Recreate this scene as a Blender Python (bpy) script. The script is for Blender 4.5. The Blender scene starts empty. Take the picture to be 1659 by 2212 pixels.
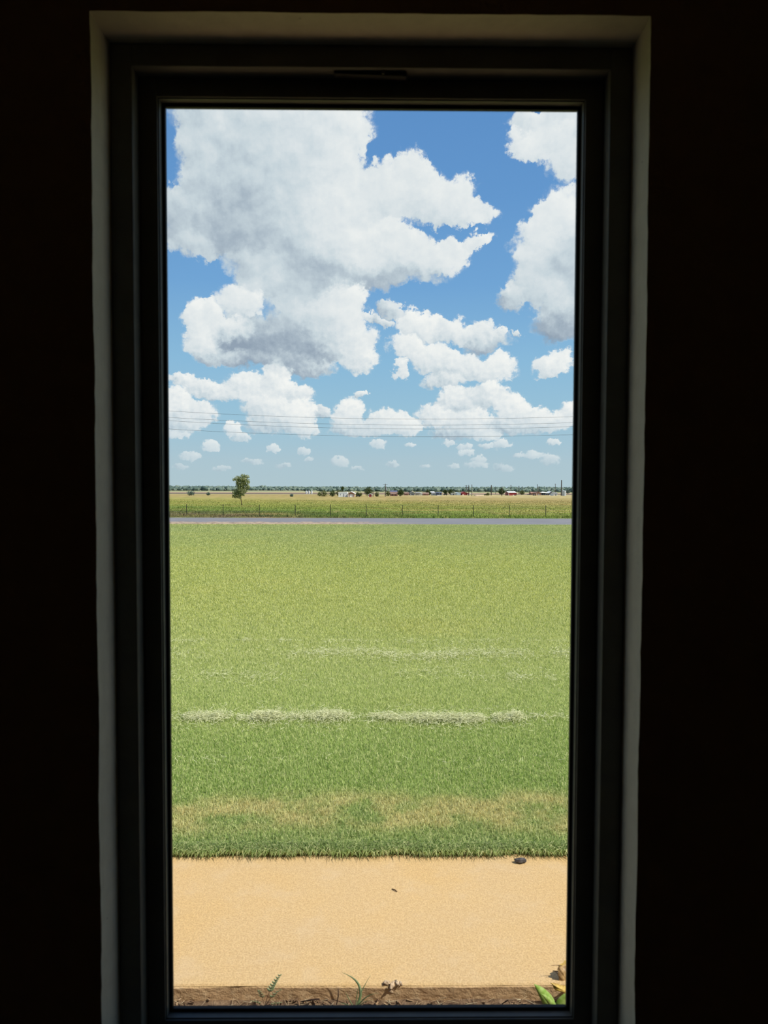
import bpy, bmesh, math, random
import numpy as np
from mathutils import Vector, Matrix, noise as mnoise

rng = np.random.default_rng(7)
random.seed(7)
SC = bpy.context.scene
COL = SC.collection

# ---------------------------------------------------------------- camera
F = 1530.0                                   # focal length in pixels of a 1659x2212 frame
PITCH, YAW, ROLL = map(math.radians, (2.159, 0.523, 0.166))
CAM = Vector((0.0, -1.178, 1.80))            # eye, 1.65 m above the room floor
cp, sp, cy, sy, cr, sr = (math.cos(PITCH), math.sin(PITCH), math.cos(YAW), math.sin(YAW), math.cos(ROLL), math.sin(ROLL))
RZ = Matrix(((cy, sy, 0), (-sy, cy, 0), (0, 0, 1)))
_f = RZ @ Vector((0, cp, -sp)); _u = RZ @ Vector((0, sp, cp)); _r = RZ @ Vector((1, 0, 0))
VR, VU, VF = _r * cr + _u * sr, -_r * sr + _u * cr, _f
camd = bpy.data.cameras.new('camera')
camd.sensor_fit = 'VERTICAL'; camd.sensor_height = 36.0; camd.sensor_width = 27.0
camd.lens = F / 2212 * 36.0
camd.clip_start = 0.05; camd.clip_end = 20000
camd.dof.use_dof = True; camd.dof.focus_distance = 30.0; camd.dof.aperture_fstop = 7.0
cam = bpy.data.objects.new('camera', camd)
M3 = Matrix((VR, VU, -VF)).transposed()
cam.matrix_world = Matrix.Translation(CAM) @ M3.to_4x4()
COL.objects.link(cam)
SC.camera = cam

def ray(px, py):
    d = VR * ((px - 829.5) / F) - VU * ((py - 1106) / F) + VF
    return d.x / d.y, d.z / d.y
def P(px, py, D):
    a, b = ray(px, py)
    return Vector((a * D, CAM.y + D, CAM.z + b * D))
def azel(px, py):
    d = (VR * ((px - 829.5) / F) - VU * ((py - 1106) / F) + VF).normalized()
    return math.atan2(d.x, d.y), math.asin(d.z)

# ---------------------------------------------------------------- view settings
vs = SC.view_settings
SC.display_settings.display_device = 'sRGB'
vs.view_transform = 'Standard'; vs.look = 'None'; vs.gamma = 1.0; vs.use_curve_mapping = False
vs.exposure = 0.0
cyc = SC.cycles
cyc.max_bounces = 4; cyc.diffuse_bounces = 3; cyc.glossy_bounces = 2; cyc.transmission_bounces = 4
cyc.transparent_max_bounces = 12
cyc.caustics_reflective = False; cyc.caustics_refractive = False
cyc.sample_clamp_indirect = 6.0
cyc.use_denoising = True

def lin(c):
    return tuple(((v / 255) / 12.92 if v / 255 <= 0.04045 else (((v / 255) + 0.055) / 1.055) ** 2.4) for v in c)

# ---------------------------------------------------------------- world: sky with cumulus
W = bpy.data.worlds.new('sky'); SC.world = W
W.use_nodes = True
WT = W.node_tree; WT.nodes.clear()

class NT:
    """small helper that writes node graphs"""
    def __init__(s, tree): s.t = tree
    def n(s, kind, **kw):
        nd = s.t.nodes.new(kind)
        for k, v in kw.items(): setattr(nd, k, v)
        return nd
    def put(s, sock, v):
        if isinstance(v, bpy.types.NodeSocket): s.t.links.new(v, sock)
        elif v is not None: sock.default_value = v
    def math(s, op, a, b=None, c=None, clamp=False):
        nd = s.n('ShaderNodeMath', operation=op, use_clamp=clamp)
        for i, v in enumerate((a, b, c)): s.put(nd.inputs[i], v)
        return nd.outputs[0]
    def vec(s, op, a, b=None, c=None, scale=None):
        nd = s.n('ShaderNodeVectorMath', operation=op)
        for i, v in enumerate((a, b, c)): s.put(nd.inputs[i], v)
        if scale is not None: s.put(nd.inputs['Scale'], scale)
        return nd.outputs['Value'] if op in ('DOT_PRODUCT', 'LENGTH', 'DISTANCE') else nd.outputs['Vector']
    def noise(s, v, scale, detail=4, rough=0.55, out='Fac', dist=0.0, w=None):
        nd = s.n('ShaderNodeTexNoise')
        if w is not None: nd.noise_dimensions = '4D'; nd.inputs['W'].default_value = w
        s.put(nd.inputs['Vector'], v)
        nd.inputs['Scale'].default_value = scale; nd.inputs['Detail'].default_value = detail
        nd.inputs['Roughness'].default_value = rough; nd.inputs['Distortion'].default_value = dist
        return nd.outputs[out]
    def rng(s, v, a, b, c=0.0, d=1.0, smooth=True):
        nd = s.n('ShaderNodeMapRange'); nd.interpolation_type = 'SMOOTHSTEP' if smooth else 'LINEAR'
        s.put(nd.inputs['Value'], v)
        for k, x in zip(('From Min', 'From Max', 'To Min', 'To Max'), (a, b, c, d)): s.put(nd.inputs[k], x)
        return nd.outputs['Result']
    def ramp(s, v, stops, interp='LINEAR'):
        nd = s.n('ShaderNodeValToRGB'); cr_ = nd.color_ramp; cr_.interpolation = interp
        while len(cr_.elements) < len(stops): cr_.elements.new(0.5)
        for e, (p, c) in zip(cr_.elements, stops):
            e.position = p; e.color = (*c, 1)
        s.put(nd.inputs['Fac'], v)
        return nd.outputs['Color']
    def mix(s, f, a, b, blend='MIX'):
        nd = s.n('ShaderNodeMix', data_type='RGBA', blend_type=blend)
        s.put(nd.inputs[0], f)
        for i, v in ((6, a), (7, b)):
            s.put(nd.inputs[i], v if isinstance(v, bpy.types.NodeSocket) else (*v, 1))
        return nd.outputs[2]
    def comb(s, x, y, z=0.0):
        nd = s.n('ShaderNodeCombineXYZ')
        for i, v in enumerate((x, y, z)): s.put(nd.inputs[i], v)
        return nd.outputs[0]
    def sep(s, v):
        nd = s.n('ShaderNodeSeparateXYZ'); s.put(nd.inputs[0], v)
        return nd.outputs

# cumulus, each made of a few puffs: (x, y, rx, ry, tone); directions in the sky, tone -1 grey base .. +1 sunlit
PUFFS = [
 # great cloud, upper left
 (470,275,105,95,-.05),(570,285,120,110,.05),(680,280,110,95,.35),(748,262,66,70,.6),(430,330,62,80,.0),(640,345,130,110,.05),
 (725,345,55,75,.45),(455,405,80,70,-.1),(395,470,85,78,-.35),(360,440,50,50,-.2),(520,420,120,110,-.6),(610,430,130,120,-.1),(700,420,90,90,.45),
 (505,505,110,80,-.65),(425,530,60,40,-.1),(600,520,130,80,-.45),(690,490,110,85,.5),(740,470,80,80,.65),(560,575,85,60,-.15),
 (835,410,80,62,.45),(895,372,46,48,.55),(870,430,105,62,.4),(958,425,72,54,.6),(1025,458,52,36,.55),(960,468,85,30,.2),(790,440,90,80,.4),
 (770,545,130,80,.55),(865,560,100,62,.4),(850,520,60,46,.55),(935,565,70,46,.5),(985,540,48,30,.65),(1030,520,36,22,.7),(800,600,170,36,-.55),(690,590,100,70,-.75),
 # cloud hanging below it
 (640,620,90,70,-.15),(560,615,60,50,.1),(735,640,62,62,.65),(720,690,80,70,.45),(660,690,100,70,-.1),(750,745,70,52,.35),(775,775,48,34,.6),
 (520,656,56,48,.65),(428,690,40,50,.7),(455,680,34,34,.5),(440,735,52,50,.6),(500,712,60,34,.5),(560,735,120,58,-1.1),(650,745,120,62,-.95),(590,775,140,34,-.6),(480,765,70,34,-.15),(670,795,60,24,-.5),(598,800,34,34,.5),
 # clouds at the right
 (1185,300,72,56,.5),(1128,312,42,34,.6),(1150,265,60,36,.4),(1238,350,66,58,.45),(1225,258,80,40,.25),(1290,320,90,90,.2),
 (1225,475,72,78,.65),(1185,490,52,56,.6),(1165,545,66,72,.45),(1240,570,105,120,-.25),(1160,615,62,60,.0),(1108,645,38,36,-.15),(1205,640,70,70,.25),(1215,705,74,60,-.75),(1300,600,110,150,-.3),(1330,480,90,90,.4),
 # middle clouds
 (888,700,42,40,.75),(925,708,42,34,.7),(980,715,58,34,.5),(1040,722,60,36,.35),(1050,742,66,28,-.4),(880,752,46,38,.8),(930,772,62,40,.65),(985,790,68,40,.45),(1075,797,54,36,.7),(1030,802,60,34,.4),(960,822,58,22,.15),(865,797,17,24,.6),(1094,718,13,16,.5),
 (842,668,34,26,-.1),(822,700,26,18,.0),(800,690,14,16,.4),(1190,792,50,34,.7),(1120,724,10,10,.1),
 # lower banks
 (975,862,38,36,.6),(1005,872,44,40,.2),(1060,846,40,30,.7),(1045,870,44,34,.2),(935,900,44,40,.6),(1105,886,46,42,.8),(1150,902,50,36,.6),(1200,912,56,30,.6),(1238,890,36,34,.8),(1010,912,66,38,.55),(1050,940,40,22,.7),(1110,925,90,26,-.1),(985,938,70,20,-.2),(1195,800,30,30,.5),(1290,900,60,40,.5),
 (755,890,38,36,.75),(735,915,30,30,.5),(840,912,56,34,.65),(880,925,36,28,.7),(790,926,80,26,.1),(780,855,20,15,.4),(698,890,26,18,.0),(760,935,60,14,.1),
 (378,862,40,40,.7),(415,895,66,40,.3),(395,918,60,26,.1),(392,814,38,20,.5),(440,836,52,26,.55),(525,828,48,34,.65),(485,850,60,26,.3),(596,832,44,40,.75),(572,878,60,44,.45),(640,893,54,48,.85),(600,915,90,36,.1),(655,930,40,28,.6),(645,848,40,26,.55),(500,928,24,22,.8),(520,945,30,14,.3),(380,936,34,18,.6),(340,890,50,50,.4),
 # scattered far puffs
 (456,964,26,18,.7),(412,986,30,13,.5),(590,970,15,12,.6),(655,976,17,10,.4),(735,998,24,14,.4),(816,961,24,14,.5),(888,964,14,8,.4),(970,956,18,9,.3),
 (1003,966,20,9,.4),(1006,978,20,8,.5),(1085,962,26,14,.5),(1050,965,22,8,.2),(1034,992,22,12,.5),(1030,1004,34,9,.3),(1195,956,18,11,.4),(1152,986,24,14,.6),(1190,995,26,16,.3),
 (980,1006,16,8,.3),(545,998,28,9,.0),(480,1012,24,8,.0),(665,992,16,8,.1),(610,1003,20,7,-.1),(920,1008,14,7,.1),(1090,1010,26,12,-.1),(850,1002,16,7,.0),(1120,985,16,8,.2),(390,1010,20,9,.0),(770,1012,18,6,-.1),
]
def build_sky():
    g = NT(WT)
    d = g.n('ShaderNodeTexCoord').outputs['Generated']
    x, y, z = g.sep(d)[0:3]
    K = 15.3                                           # 1 unit of q is roughly a hundred pixels of the photograph
    az = g.math('ARCTAN2', x, y); el = g.math('ARCSINE', z)
    q = g.comb(g.math('MULTIPLY', az, K), g.math('MULTIPLY', el, K))
    clear = g.ramp(g.math('MULTIPLY', el, 1 / 0.9), [
        (0.0, lin((181, 204, 213))), (0.035, lin((178, 203, 215))), (0.10, lin((160, 200, 222))), (0.19, lin((142, 190, 224))),
        (0.30, lin((117, 169, 219))), (0.42, lin((103, 155, 211))), (0.56, lin((94, 145, 204))), (1.0, lin((70, 120, 186)))])
    kf = g.rng(el, 0.03, 0.22, 0.20, 1.0)              # clouds far away show smaller billows
    n1 = g.vec('SUBTRACT', g.noise(q, 1.3, 2, 0.55, 'Color'), (.5, .5, .5))
    n2 = g.vec('SUBTRACT', g.noise(g.vec('ADD', q, (31, 17, 5)), 5.5, 4, 0.64, 'Color'), (.5, .5, .5))
    w1 = g.vec('SCALE', n1, scale=g.math('MULTIPLY', kf, 0.62))
    w2 = g.vec('SCALE', n2, scale=g.math('MULTIPLY_ADD', kf, 0.24, 0.20))
    qw = g.vec('ADD', q, g.vec('ADD', w1, w2))
    qz = g.vec('MULTIPLY', qw, (1, 1, 0))
    LX, LY = 0.53, 0.85
    qs = g.vec('ADD', q, g.vec('SCALE', n2, scale=0.10))
    fa = g.noise(qs, 2.4, 6, 0.60)
    fb = g.noise(qs, 9.0, 4, 0.58)
    f1 = g.math('ADD', g.math('MULTIPLY', fa, kf), g.math('MULTIPLY', fb, g.math('SUBTRACT', 1.0, kf)))
    f2 = g.noise(g.vec('ADD', qs, (0.10, 0.17, 0)), 2.4, 3, 0.55)
    relief = g.math('MULTIPLY', g.math('SUBTRACT', fa, f2), 0.8)
    relief = g.math('MULTIPLY_ADD', g.math('SUBTRACT', fb, g.noise(g.vec('ADD', qs, (0.04, 0.07, 0)), 9.0, 2, 0.55)), g.rng(el, .26, .12, .15, 0.75), relief)
    # cumulus in the rest of the sky, on a level cloud deck
    zz = g.math('MAXIMUM', z, 0.0); zz = g.math('ADD', zz, 0.16)
    deck = g.comb(g.math('DIVIDE', x, zz), g.math('DIVIDE', y, zz))
    gn = g.noise(deck, 1.15, 6, 0.58)
    ax = g.math('MULTIPLY', g.math('ABSOLUTE', az), 1 / 0.45); ey = g.math('MULTIPLY', el, 1 / 0.63)
    mo = g.rng(g.math('MAXIMUM', ax, ey), 0.80, 0.98)
    low = g.rng(el, 0.0, 0.10)
    mi = g.math('SUBTRACT', 1.0, mo)
    gw = g.math('MULTIPLY', g.math('MULTIPLY', g.rng(gn, 0.48, 0.62, 0.0, 1.0), mo), low)
    gn2 = g.noise(g.vec('ADD', deck, (0.05, 0.04, 0)), 1.15, 3, 0.55)
    gs = g.math('MULTIPLY', gw, g.math('MULTIPLY_ADD', g.math('SUBTRACT', gn2, gn), 1.4, 0.09))
    PG = bpy.data.node_groups.new('cloud_puff', 'ShaderNodeTree'); pg = NT(PG)      # one rounded billow
    for nm, ty in (('Q', 'Vector'), ('S', 'Vector'), ('T', 'Vector'), ('Tone', 'Float'), ('Gain', 'Float'), ('SW', 'Float'), ('SN', 'Float'), ('SS', 'Float')):
        PG.interface.new_socket(nm, in_out='INPUT', socket_type='NodeSocket' + ty)
    for nm in ('SW', 'SN', 'SS'): PG.interface.new_socket(nm, in_out='OUTPUT', socket_type='NodeSocketFloat')
    gi = pg.n('NodeGroupInput').outputs; go = pg.n('NodeGroupOutput').inputs
    v = pg.vec('MULTIPLY_ADD', gi['Q'], gi['S'], gi['T'])
    v2 = pg.vec('MULTIPLY_ADD', pg.vec('MINIMUM', v, (0, 0, 0)), (0, .35, 0), v)       # flatter below than above
    w = pg.math('SUBTRACT', 1.0, pg.vec('DOT_PRODUCT', v2, v2), clamp=True)
    w3 = pg.math('MULTIPLY', pg.math('MULTIPLY', w, w), w)
    sh = pg.math('MULTIPLY_ADD', pg.vec('DOT_PRODUCT', v, (LX, LY, 0)), gi['Gain'], gi['Tone'])
    pg.put(go['SS'], pg.math('MULTIPLY_ADD', w3, sh, gi['SS'])); pg.put(go['SW'], pg.math('ADD', w, gi['SW'])); pg.put(go['SN'], pg.math('ADD', w3, gi['SN']))

    def closure(puffs):
        sw, sn, ss = gw, g.math('MULTIPLY_ADD', gw, .3, .012), gs
        qk = qz
        for ip, (px, py, rx, ry, tone) in enumerate(puffs):
            if ip % 5 == 4: qk = g.vec('MULTIPLY_ADD', ss, (0, 0, 1e-6), qz)     # keeps the evaluation in sequence
            a0, e0 = azel(px, py); a1, _ = azel(px + rx, py); _, e1 = azel(px, py - ry)
            kk = 1.10 if py < 640 else 1.06 if py < 800 else 1.0
            c = (a0 * K, e0 * K); r = ((a1 - a0) * K * kk, (e1 - e0) * K * kk)
            nd = g.n('ShaderNodeGroup'); nd.node_tree = PG
            for k_, v_ in (('Q', qk), ('S', (1 / r[0], 1 / r[1], 0)), ('T', (-c[0] / r[0], -c[1] / r[1], 0)), ('Tone', tone * .8), ('Gain', .46 if py < 640 else .80), ('SW', sw), ('SN', sn), ('SS', ss)):
                g.put(nd.inputs[k_], v_)
            sw, sn, ss = nd.outputs['SW'], nd.outputs['SN'], nd.outputs['SS']
        sh = g.math('DIVIDE', ss, sn)
        den = sw
        if puffs:
            sh = g.math('MULTIPLY_ADD', relief, mi, sh)
            den = g.math('MULTIPLY_ADD', g.math('MULTIPLY', g.math('SUBTRACT', f1, 0.5), mi), g.rng(kf, .2, 1., 2.0, 1.15), sw)
        soft = g.rng(sh, -0.5, 0.7, 0.75, 0.38, smooth=False)      # shaded undersides dissolve, sunlit heads are crisp
        al = g.rng(den, 0.15, soft)
        al = g.math('MULTIPLY_ADD', g.rng(den, -0.12, 0.62), 0.45, g.math('MULTIPLY', al, 0.55))   # thin veil round the dense heads
        al = g.math('MULTIPLY', al, g.rng(sw, 0.0, 0.20))
        sh = g.math('MULTIPLY_ADD', sh, 0.46, 0.475)
        tone = g.ramp(sh, [(0.0, lin((150, 166, 184))), (0.2, lin((173, 188, 202))), (0.42, lin((205, 218, 226))),
                           (0.62, lin((227, 234, 238))), (0.85, lin((243, 246, 246))), (1.0, lin((251, 252, 250)))])
        hz = g.rng(el, 0.01, 0.105, 0.60, 0.0)           # far clouds fade into the bright horizon air
        tone = g.mix(hz, tone, clear)
        colr = g.mix(al, clear, tone)
        bg = g.n('ShaderNodeBackground'); g.put(bg.inputs['Color'], colr); bg.inputs['Strength'].default_value = 1.0
        return bg.outputs[0]

    edges = [-50, 400, 560, 700, 815, 905, 1060]       # bands of elevation, so that few puffs are weighed per direction
    out = None
    for i in range(len(edges) - 2, -1, -1):
        lo, hi = edges[i], edges[i + 1]
        mg = 50 if lo < 700 else 38
        sel = [p for p in PUFFS if p[1] + p[3] * 1.12 + mg > lo and p[1] - p[3] * 1.12 - mg < hi]
        c = closure(sel)
        if out is None: out = c
        else:
            m = g.n('ShaderNodeMixShader')
            _, e = azel(829, hi)
            g.put(m.inputs[0], g.math('GREATER_THAN', el, e)); g.put(m.inputs[1], out); g.put(m.inputs[2], c)
            out = m.outputs[0]
    m = g.n('ShaderNodeMixShader')
    g.put(m.inputs[0], g.math('GREATER_THAN', g.math('MAXIMUM', ax, ey), 1.0))
    g.put(m.inputs[1], out); g.put(m.inputs[2], closure([]))
    o = g.n('ShaderNodeOutputWorld'); g.put(o.inputs[0], m.outputs[0])
build_sky()
try: W.cycles.sampling_method = 'MANUAL'; W.cycles.sample_map_resolution = 512
except Exception: pass

# ---------------------------------------------------------------- sun, high on the right and a little behind the house
SUN_TO = Vector((0.605, -0.22, 0.766)).normalized()
sl = bpy.data.lights.new('sun', 'SUN'); sl.energy = 5.3; sl.angle = math.radians(0.55); sl.color = (1.0, 0.95, 0.86)
so = bpy.data.objects.new('sun', sl); COL.objects.link(so)
so.rotation_euler = SUN_TO.to_track_quat('Z', 'Y').to_euler(); so.location = (20, -10, 30)

# ================================================================ helpers
def mk(name, verts, faces, mat, parent=None, smooth=False):
    me = bpy.data.meshes.new(name); me.from_pydata([tuple(v) for v in verts], [], faces); me.update()
    if mat: me.materials.append(mat)
    if smooth: me.polygons.foreach_set('use_smooth', [True] * len(me.polygons))
    o = bpy.data.objects.new(name, me); COL.objects.link(o)
    if parent: o.parent = parent
    return o
def empty(name, loc=(0, 0, 0)):
    o = bpy.data.objects.new(name, None); o.empty_display_size = 0.1; o.location = loc; COL.objects.link(o); return o
def tag(o, label=None, cat=None, group=None, kind=None):
    if label: o['label'] = label
    if cat: o['category'] = cat
    if group: o['group'] = group
    if kind: o['kind'] = kind
    return o
class MB:
    def __init__(s): s.v = []; s.f = []
    def add(s, vs, fs):
        b = len(s.v); s.v += [tuple(v) for v in vs]; s.f += [tuple(i + b for i in f) for f in fs]; return s
    def box(s, x0, x1, y0, y1, z0, z1):
        return s.add([(x0, y0, z0), (x1, y0, z0), (x1, y1, z0), (x0, y1, z0), (x0, y0, z1), (x1, y0, z1), (x1, y1, z1), (x0, y1, z1)],
                     [(0, 3, 2, 1), (4, 5, 6, 7), (0, 1, 5, 4), (1, 2, 6, 5), (2, 3, 7, 6), (3, 0, 4, 7)])
    def tube(s, pts, radii, n=8, cap=True):
        rings = []
        for i, p in enumerate(pts):
            p = Vector(p); t = (Vector(pts[min(i + 1, len(pts) - 1)]) - Vector(pts[max(i - 1, 0)])).normalized()
            a = t.orthogonal().normalized() if abs(t.z) > .9 else t.cross(Vector((0, 0, 1))).normalized()
            b = t.cross(a); r = radii[i] if hasattr(radii, '__len__') else radii
            rings.append([p + (a * math.cos(2 * math.pi * k / n) + b * math.sin(2 * math.pi * k / n)) * r for k in range(n)])
        vs = [v for rg in rings for v in rg]; fs = []
        for i in range(len(pts) - 1):
            for k in range(n):
                k2 = (k + 1) % n
                fs.append((i * n + k, i * n + k2, (i + 1) * n + k2, (i + 1) * n + k))
        if cap: fs += [tuple(range(n))[::-1], tuple(range((len(pts) - 1) * n, len(pts) * n))]
        return s.add(vs, fs)
    def build(s, name, mat, parent=None, smooth=False):
        return mk(name, s.v, s.f, mat, parent, smooth)
def numpy_mesh(name, verts, tris, mat, attrs=None, parent=None):
    me = bpy.data.meshes.new(name)
    nv, nt = len(verts), len(tris)
    me.vertices.add(nv); me.vertices.foreach_set('co', np.ascontiguousarray(verts, np.float32).ravel())
    me.loops.add(nt * 3); me.loops.foreach_set('vertex_index', np.ascontiguousarray(tris, np.int32).ravel())
    me.polygons.add(nt); me.polygons.foreach_set('loop_start', np.arange(0, nt * 3, 3, dtype=np.int32))
    try: me.polygons.foreach_set('loop_total', np.full(nt, 3, np.int32))
    except Exception: pass
    for k, a in (attrs or {}).items():
        at = me.attributes.new(k, 'FLOAT', 'POINT'); at.data.foreach_set('value', np.ascontiguousarray(a, np.float32))
    me.update(calc_edges=True)
    if mat: me.materials.append(mat)
    o = bpy.data.objects.new(name, me); COL.objects.link(o)
    if parent: o.parent = parent
    return o

# ---------------------------------------------------------------- materials
def new_mat(name):
    m = bpy.data.materials.new(name); m.use_nodes = True
    t = m.node_tree; t.nodes.clear()
    g = NT(t); o = g.n('ShaderNodeOutputMaterial')
    return m, g, o
def surf(g, o, color, rough=0.8, spec=0.3, bump=None, bstr=0.3, bdist=0.01, metal=0.0):
    b = g.n('ShaderNodeBsdfPrincipled')
    g.put(b.inputs['Base Color'], color if isinstance(color, bpy.types.NodeSocket) else (*color, 1))
    g.put(b.inputs['Roughness'], rough); b.inputs['Specular IOR Level'].default_value = spec; b.inputs['Metallic'].default_value = metal
    if bump is not None:
        bn = g.n('ShaderNodeBump'); bn.inputs['Strength'].default_value = bstr; bn.inputs['Distance'].default_value = bdist
        g.put(bn.inputs['Height'], bump); g.put(b.inputs['Normal'], bn.outputs[0])
    g.put(o.inputs[0], b.outputs[0]); return b
def pos(g): return g.n('ShaderNodeNewGeometry').outputs['Position']
def simple(name, c1, c2=None, scale=8, rough=.7, spec=.3, bstr=0.0, bdist=.01, metal=0.0):
    m, g, o = new_mat(name)
    c2 = c2 or tuple(v * .8 for v in c1)
    p = pos(g); n = g.noise(p, scale, 4, .6)
    col = g.mix(g.rng(n, .35, .65), c1, c2)
    surf(g, o, col, rough, spec, n if bstr else None, bstr, bdist, metal); return m
def leafmat(name, stops, trans=.3, scale=.5):
    """foliage: a colour for each leaf from its own random number, light passing through"""
    m, g, o = new_mat(name)
    at = g.n('ShaderNodeAttribute', attribute_name='tint').outputs['Fac']
    col = g.ramp(at, stops)
    d = g.n('ShaderNodeBsdfDiffuse'); t = g.n('ShaderNodeBsdfTranslucent'); mx = g.n('ShaderNodeMixShader'); mx.inputs[0].default_value = trans
    g.put(d.inputs[0], col); g.put(t.inputs[0], col)
    g.put(mx.inputs[1], d.outputs[0]); g.put(mx.inputs[2], t.outputs[0]); g.put(o.inputs[0], mx.outputs[0])
    return m

# grass colour, a property of the turf itself: greener and drier stretches
def turf_color(g):
    p = pos(g); sx, sy_, sz = g.sep(p)[0:3]
    D = g.math('SUBTRACT', sy_, CAM.y)
    n0 = g.noise(p, 0.9, 3, .5); n1 = g.noise(p, 3.2, 4, .6)
    wob = g.math('MULTIPLY', g.math('SUBTRACT', n0, .5), .55)
    lg = g.math('ADD', g.math('LOGARITHM', g.math('MAXIMUM', D, .5), 10.0), g.math('MULTIPLY', g.math('SUBTRACT', n1, .5), .10))
    s = g.rng(lg, .5, 1.9, 0, 1, smooth=False)
    def at(dd): return (math.log10(dd) - .5) / 1.4
    base = g.ramp(s, [(at(3.3), (.33, .42, .15)), (at(4.1), (.36, .485, .13)), (at(5.0), (.40, .52, .145)), (at(5.8), (.50, .59, .19)),
                      (at(8.), (.55, .60, .20)), (at(12), (.58, .60, .18)), (at(20), (.56, .58, .17)), (at(35), (.48, .52, .18)), (at(60), (.43, .48, .19))])
    dry = g.math('MULTIPLY', g.rng(g.math('ADD', D, wob), 3.52, 3.72), g.rng(g.math('ADD', D, wob), 4.22, 3.95))
    dry = g.math('MULTIPLY', dry, g.rng(n1, .34, .56))
    base = g.mix(g.math('MULTIPLY', dry, .95), base, (.74, .63, .30))
    yel = g.math('MULTIPLY', g.rng(g.noise(p, .35, 4, .6, w=2.0), .48, .66), g.rng(D, 4.5, 8.0))
    base = g.mix(g.math('MULTIPLY', yel, .35), base, (.64, .60, .17))
    return base, D, p, sx, n1

def mat_blades():
    m, g, o = new_mat('turf_blades')
    c, D, p, sx, n1 = turf_color(g)
    at = g.n('ShaderNodeAttribute', attribute_name='tint').outputs['Fac']
    c = g.mix(g.rng(at, .74, .86, 0, .75), c, (.72, .68, .36))        # some straw among the green
    c = g.mix(g.rng(at, .46, .66, 0, .38), c, (.76, .82, .40)); c = g.mix(g.rng(at, 0, .42, .52, 0), c, (.11, .20, .045))
    d = g.n('ShaderNodeBsdfDiffuse'); t = g.n('ShaderNodeBsdfTranslucent'); mx = g.n('ShaderNodeMixShader'); mx.inputs[0].default_value = .45
    g.put(d.inputs[0], c); g.put(t.inputs[0], c); g.put(mx.inputs[1], d.outputs[0]); g.put(mx.inputs[2], t.outputs[0]); g.put(o.inputs[0], mx.outputs[0])
    return m
def mat_turf():
    m, g, o = new_mat('turf_ground')
    c, D, p, sx, n1 = turf_color(g)
    fine = g.noise(p, 60, 3, .7)
    fine2 = g.noise(g.vec('MULTIPLY', p, (1, .35, 1)), 9, 4, .7)
    near = g.rng(D, 25, 8)
    c = g.mix(g.math('MULTIPLY', near, .35), c, (.30, .30, .12))         # thatch shows between the blades
    c = g.mix(g.rng(g.math('ADD', g.math('MULTIPLY', fine, .5), g.math('MULTIPLY', fine2, .5)), .42, .56, .30, 0), c, (.20, .28, .07))
    c = g.mix(.36, c, (.13, .14, .05))                                  # the blades' self-shadow put into the ground colour
    bare = g.math('MULTIPLY', g.rng(g.math('ADD', D, g.math('MULTIPLY', n1, 5)), 60.5, 63.5), g.rng(g.math('ADD', g.noise(p, .5, 4, .6), g.math('MULTIPLY', sx, -.012)), .42, .56))
    c = g.mix(bare, c, g.ramp(g.noise(p, 3., 3, .6), [(.3, (.34, .16, .08)), (.5, (.58, .44, .20)), (.75, (.62, .50, .26))]))
    surf(g, o, c, .9, .1, fine, .6, .02); return m
M = {}
M['blades'] = mat_blades(); M['turf'] = mat_turf()

def mat_concrete():
    m, g, o = new_mat('tan_concrete')
    p = pos(g); z = g.sep(p)[2]
    a = g.noise(p, 1.4, 5, .6); b = g.noise(p, 150, 3, .7); c2 = g.noise(p, 60, 3, .6); grit = g.noise(p, 420, 1, .5)
    c = g.ramp(a, [(.3, (.64, .455, .25)), (.5, (.67, .465, .235)), (.7, (.68, .445, .19))])
    c = g.mix(g.rng(b, .40, .56, .55, 0), c, (.40, .27, .13))
    c = g.mix(g.rng(c2, .40, .60, .30, 0), c, (.48, .31, .14))
    c = g.mix(g.rng(g.noise(p, 6, 4, .6), .5, .7, 0, .35), c, (.62, .46, .28))
    c = g.mix(g.rng(grit, .30, .38, .6, 0), c, (.22, .14, .06))
    dirt = g.rng(g.math('ADD', z, g.math('MULTIPLY', g.math('SUBTRACT', c2, .5), .01)), -.007, -.013)
    c = g.mix(dirt, c, g.ramp(g.noise(p, 25, 5, .65), [(.3, (.42, .265, .14)), (.5, (.55, .365, .20)), (.7, (.66, .48, .29))]))
    h = g.math('ADD', b, g.math('MULTIPLY', g.math('MULTIPLY', g.noise(g.vec('MULTIPLY', p, (1, 1, 1.6)), 22, 5, .65), dirt), 5.0))
    surf(g, o, c, .9, .15, h, .55, .004); return m
M['concrete'] = mat_concrete()
def mat_asphalt():
    m, g, o = new_mat('grey_asphalt')
    p = pos(g); a = g.noise(g.vec('MULTIPLY', p, (.3, 1, 1)), 1.2, 5, .6); b = g.noise(p, 30, 2, .6)
    x, y, z = g.sep(p)[0:3]; D = g.math('SUBTRACT', y, CAM.y)
    c = g.ramp(a, [(.3, (.175, .175, .19)), (.7, (.235, .23, .245))])
    c = g.mix(g.rng(b, .4, .6, .25, 0), c, (.15, .15, .15))
    sh = g.rng(g.math('ADD', D, g.math('MULTIPLY', g.noise(g.vec('MULTIPLY', p, (1, .25, 1)), .9, 5, .7), 5.0)), 69.8, 68.0)
    sh = g.math('MULTIPLY', sh, g.rng(g.math('ADD', x, g.math('MULTIPLY', a, 14)), 12, 2))
    c = g.mix(sh, c, g.ramp(g.noise(p, 2.5, 4, .7), [(.35, (.10, .07, .05)), (.48, (.36, .27, .20)), (.7, (.50, .38, .26))]))
    surf(g, o, c, .85, .2); return m
M['asphalt'] = mat_asphalt()
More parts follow.
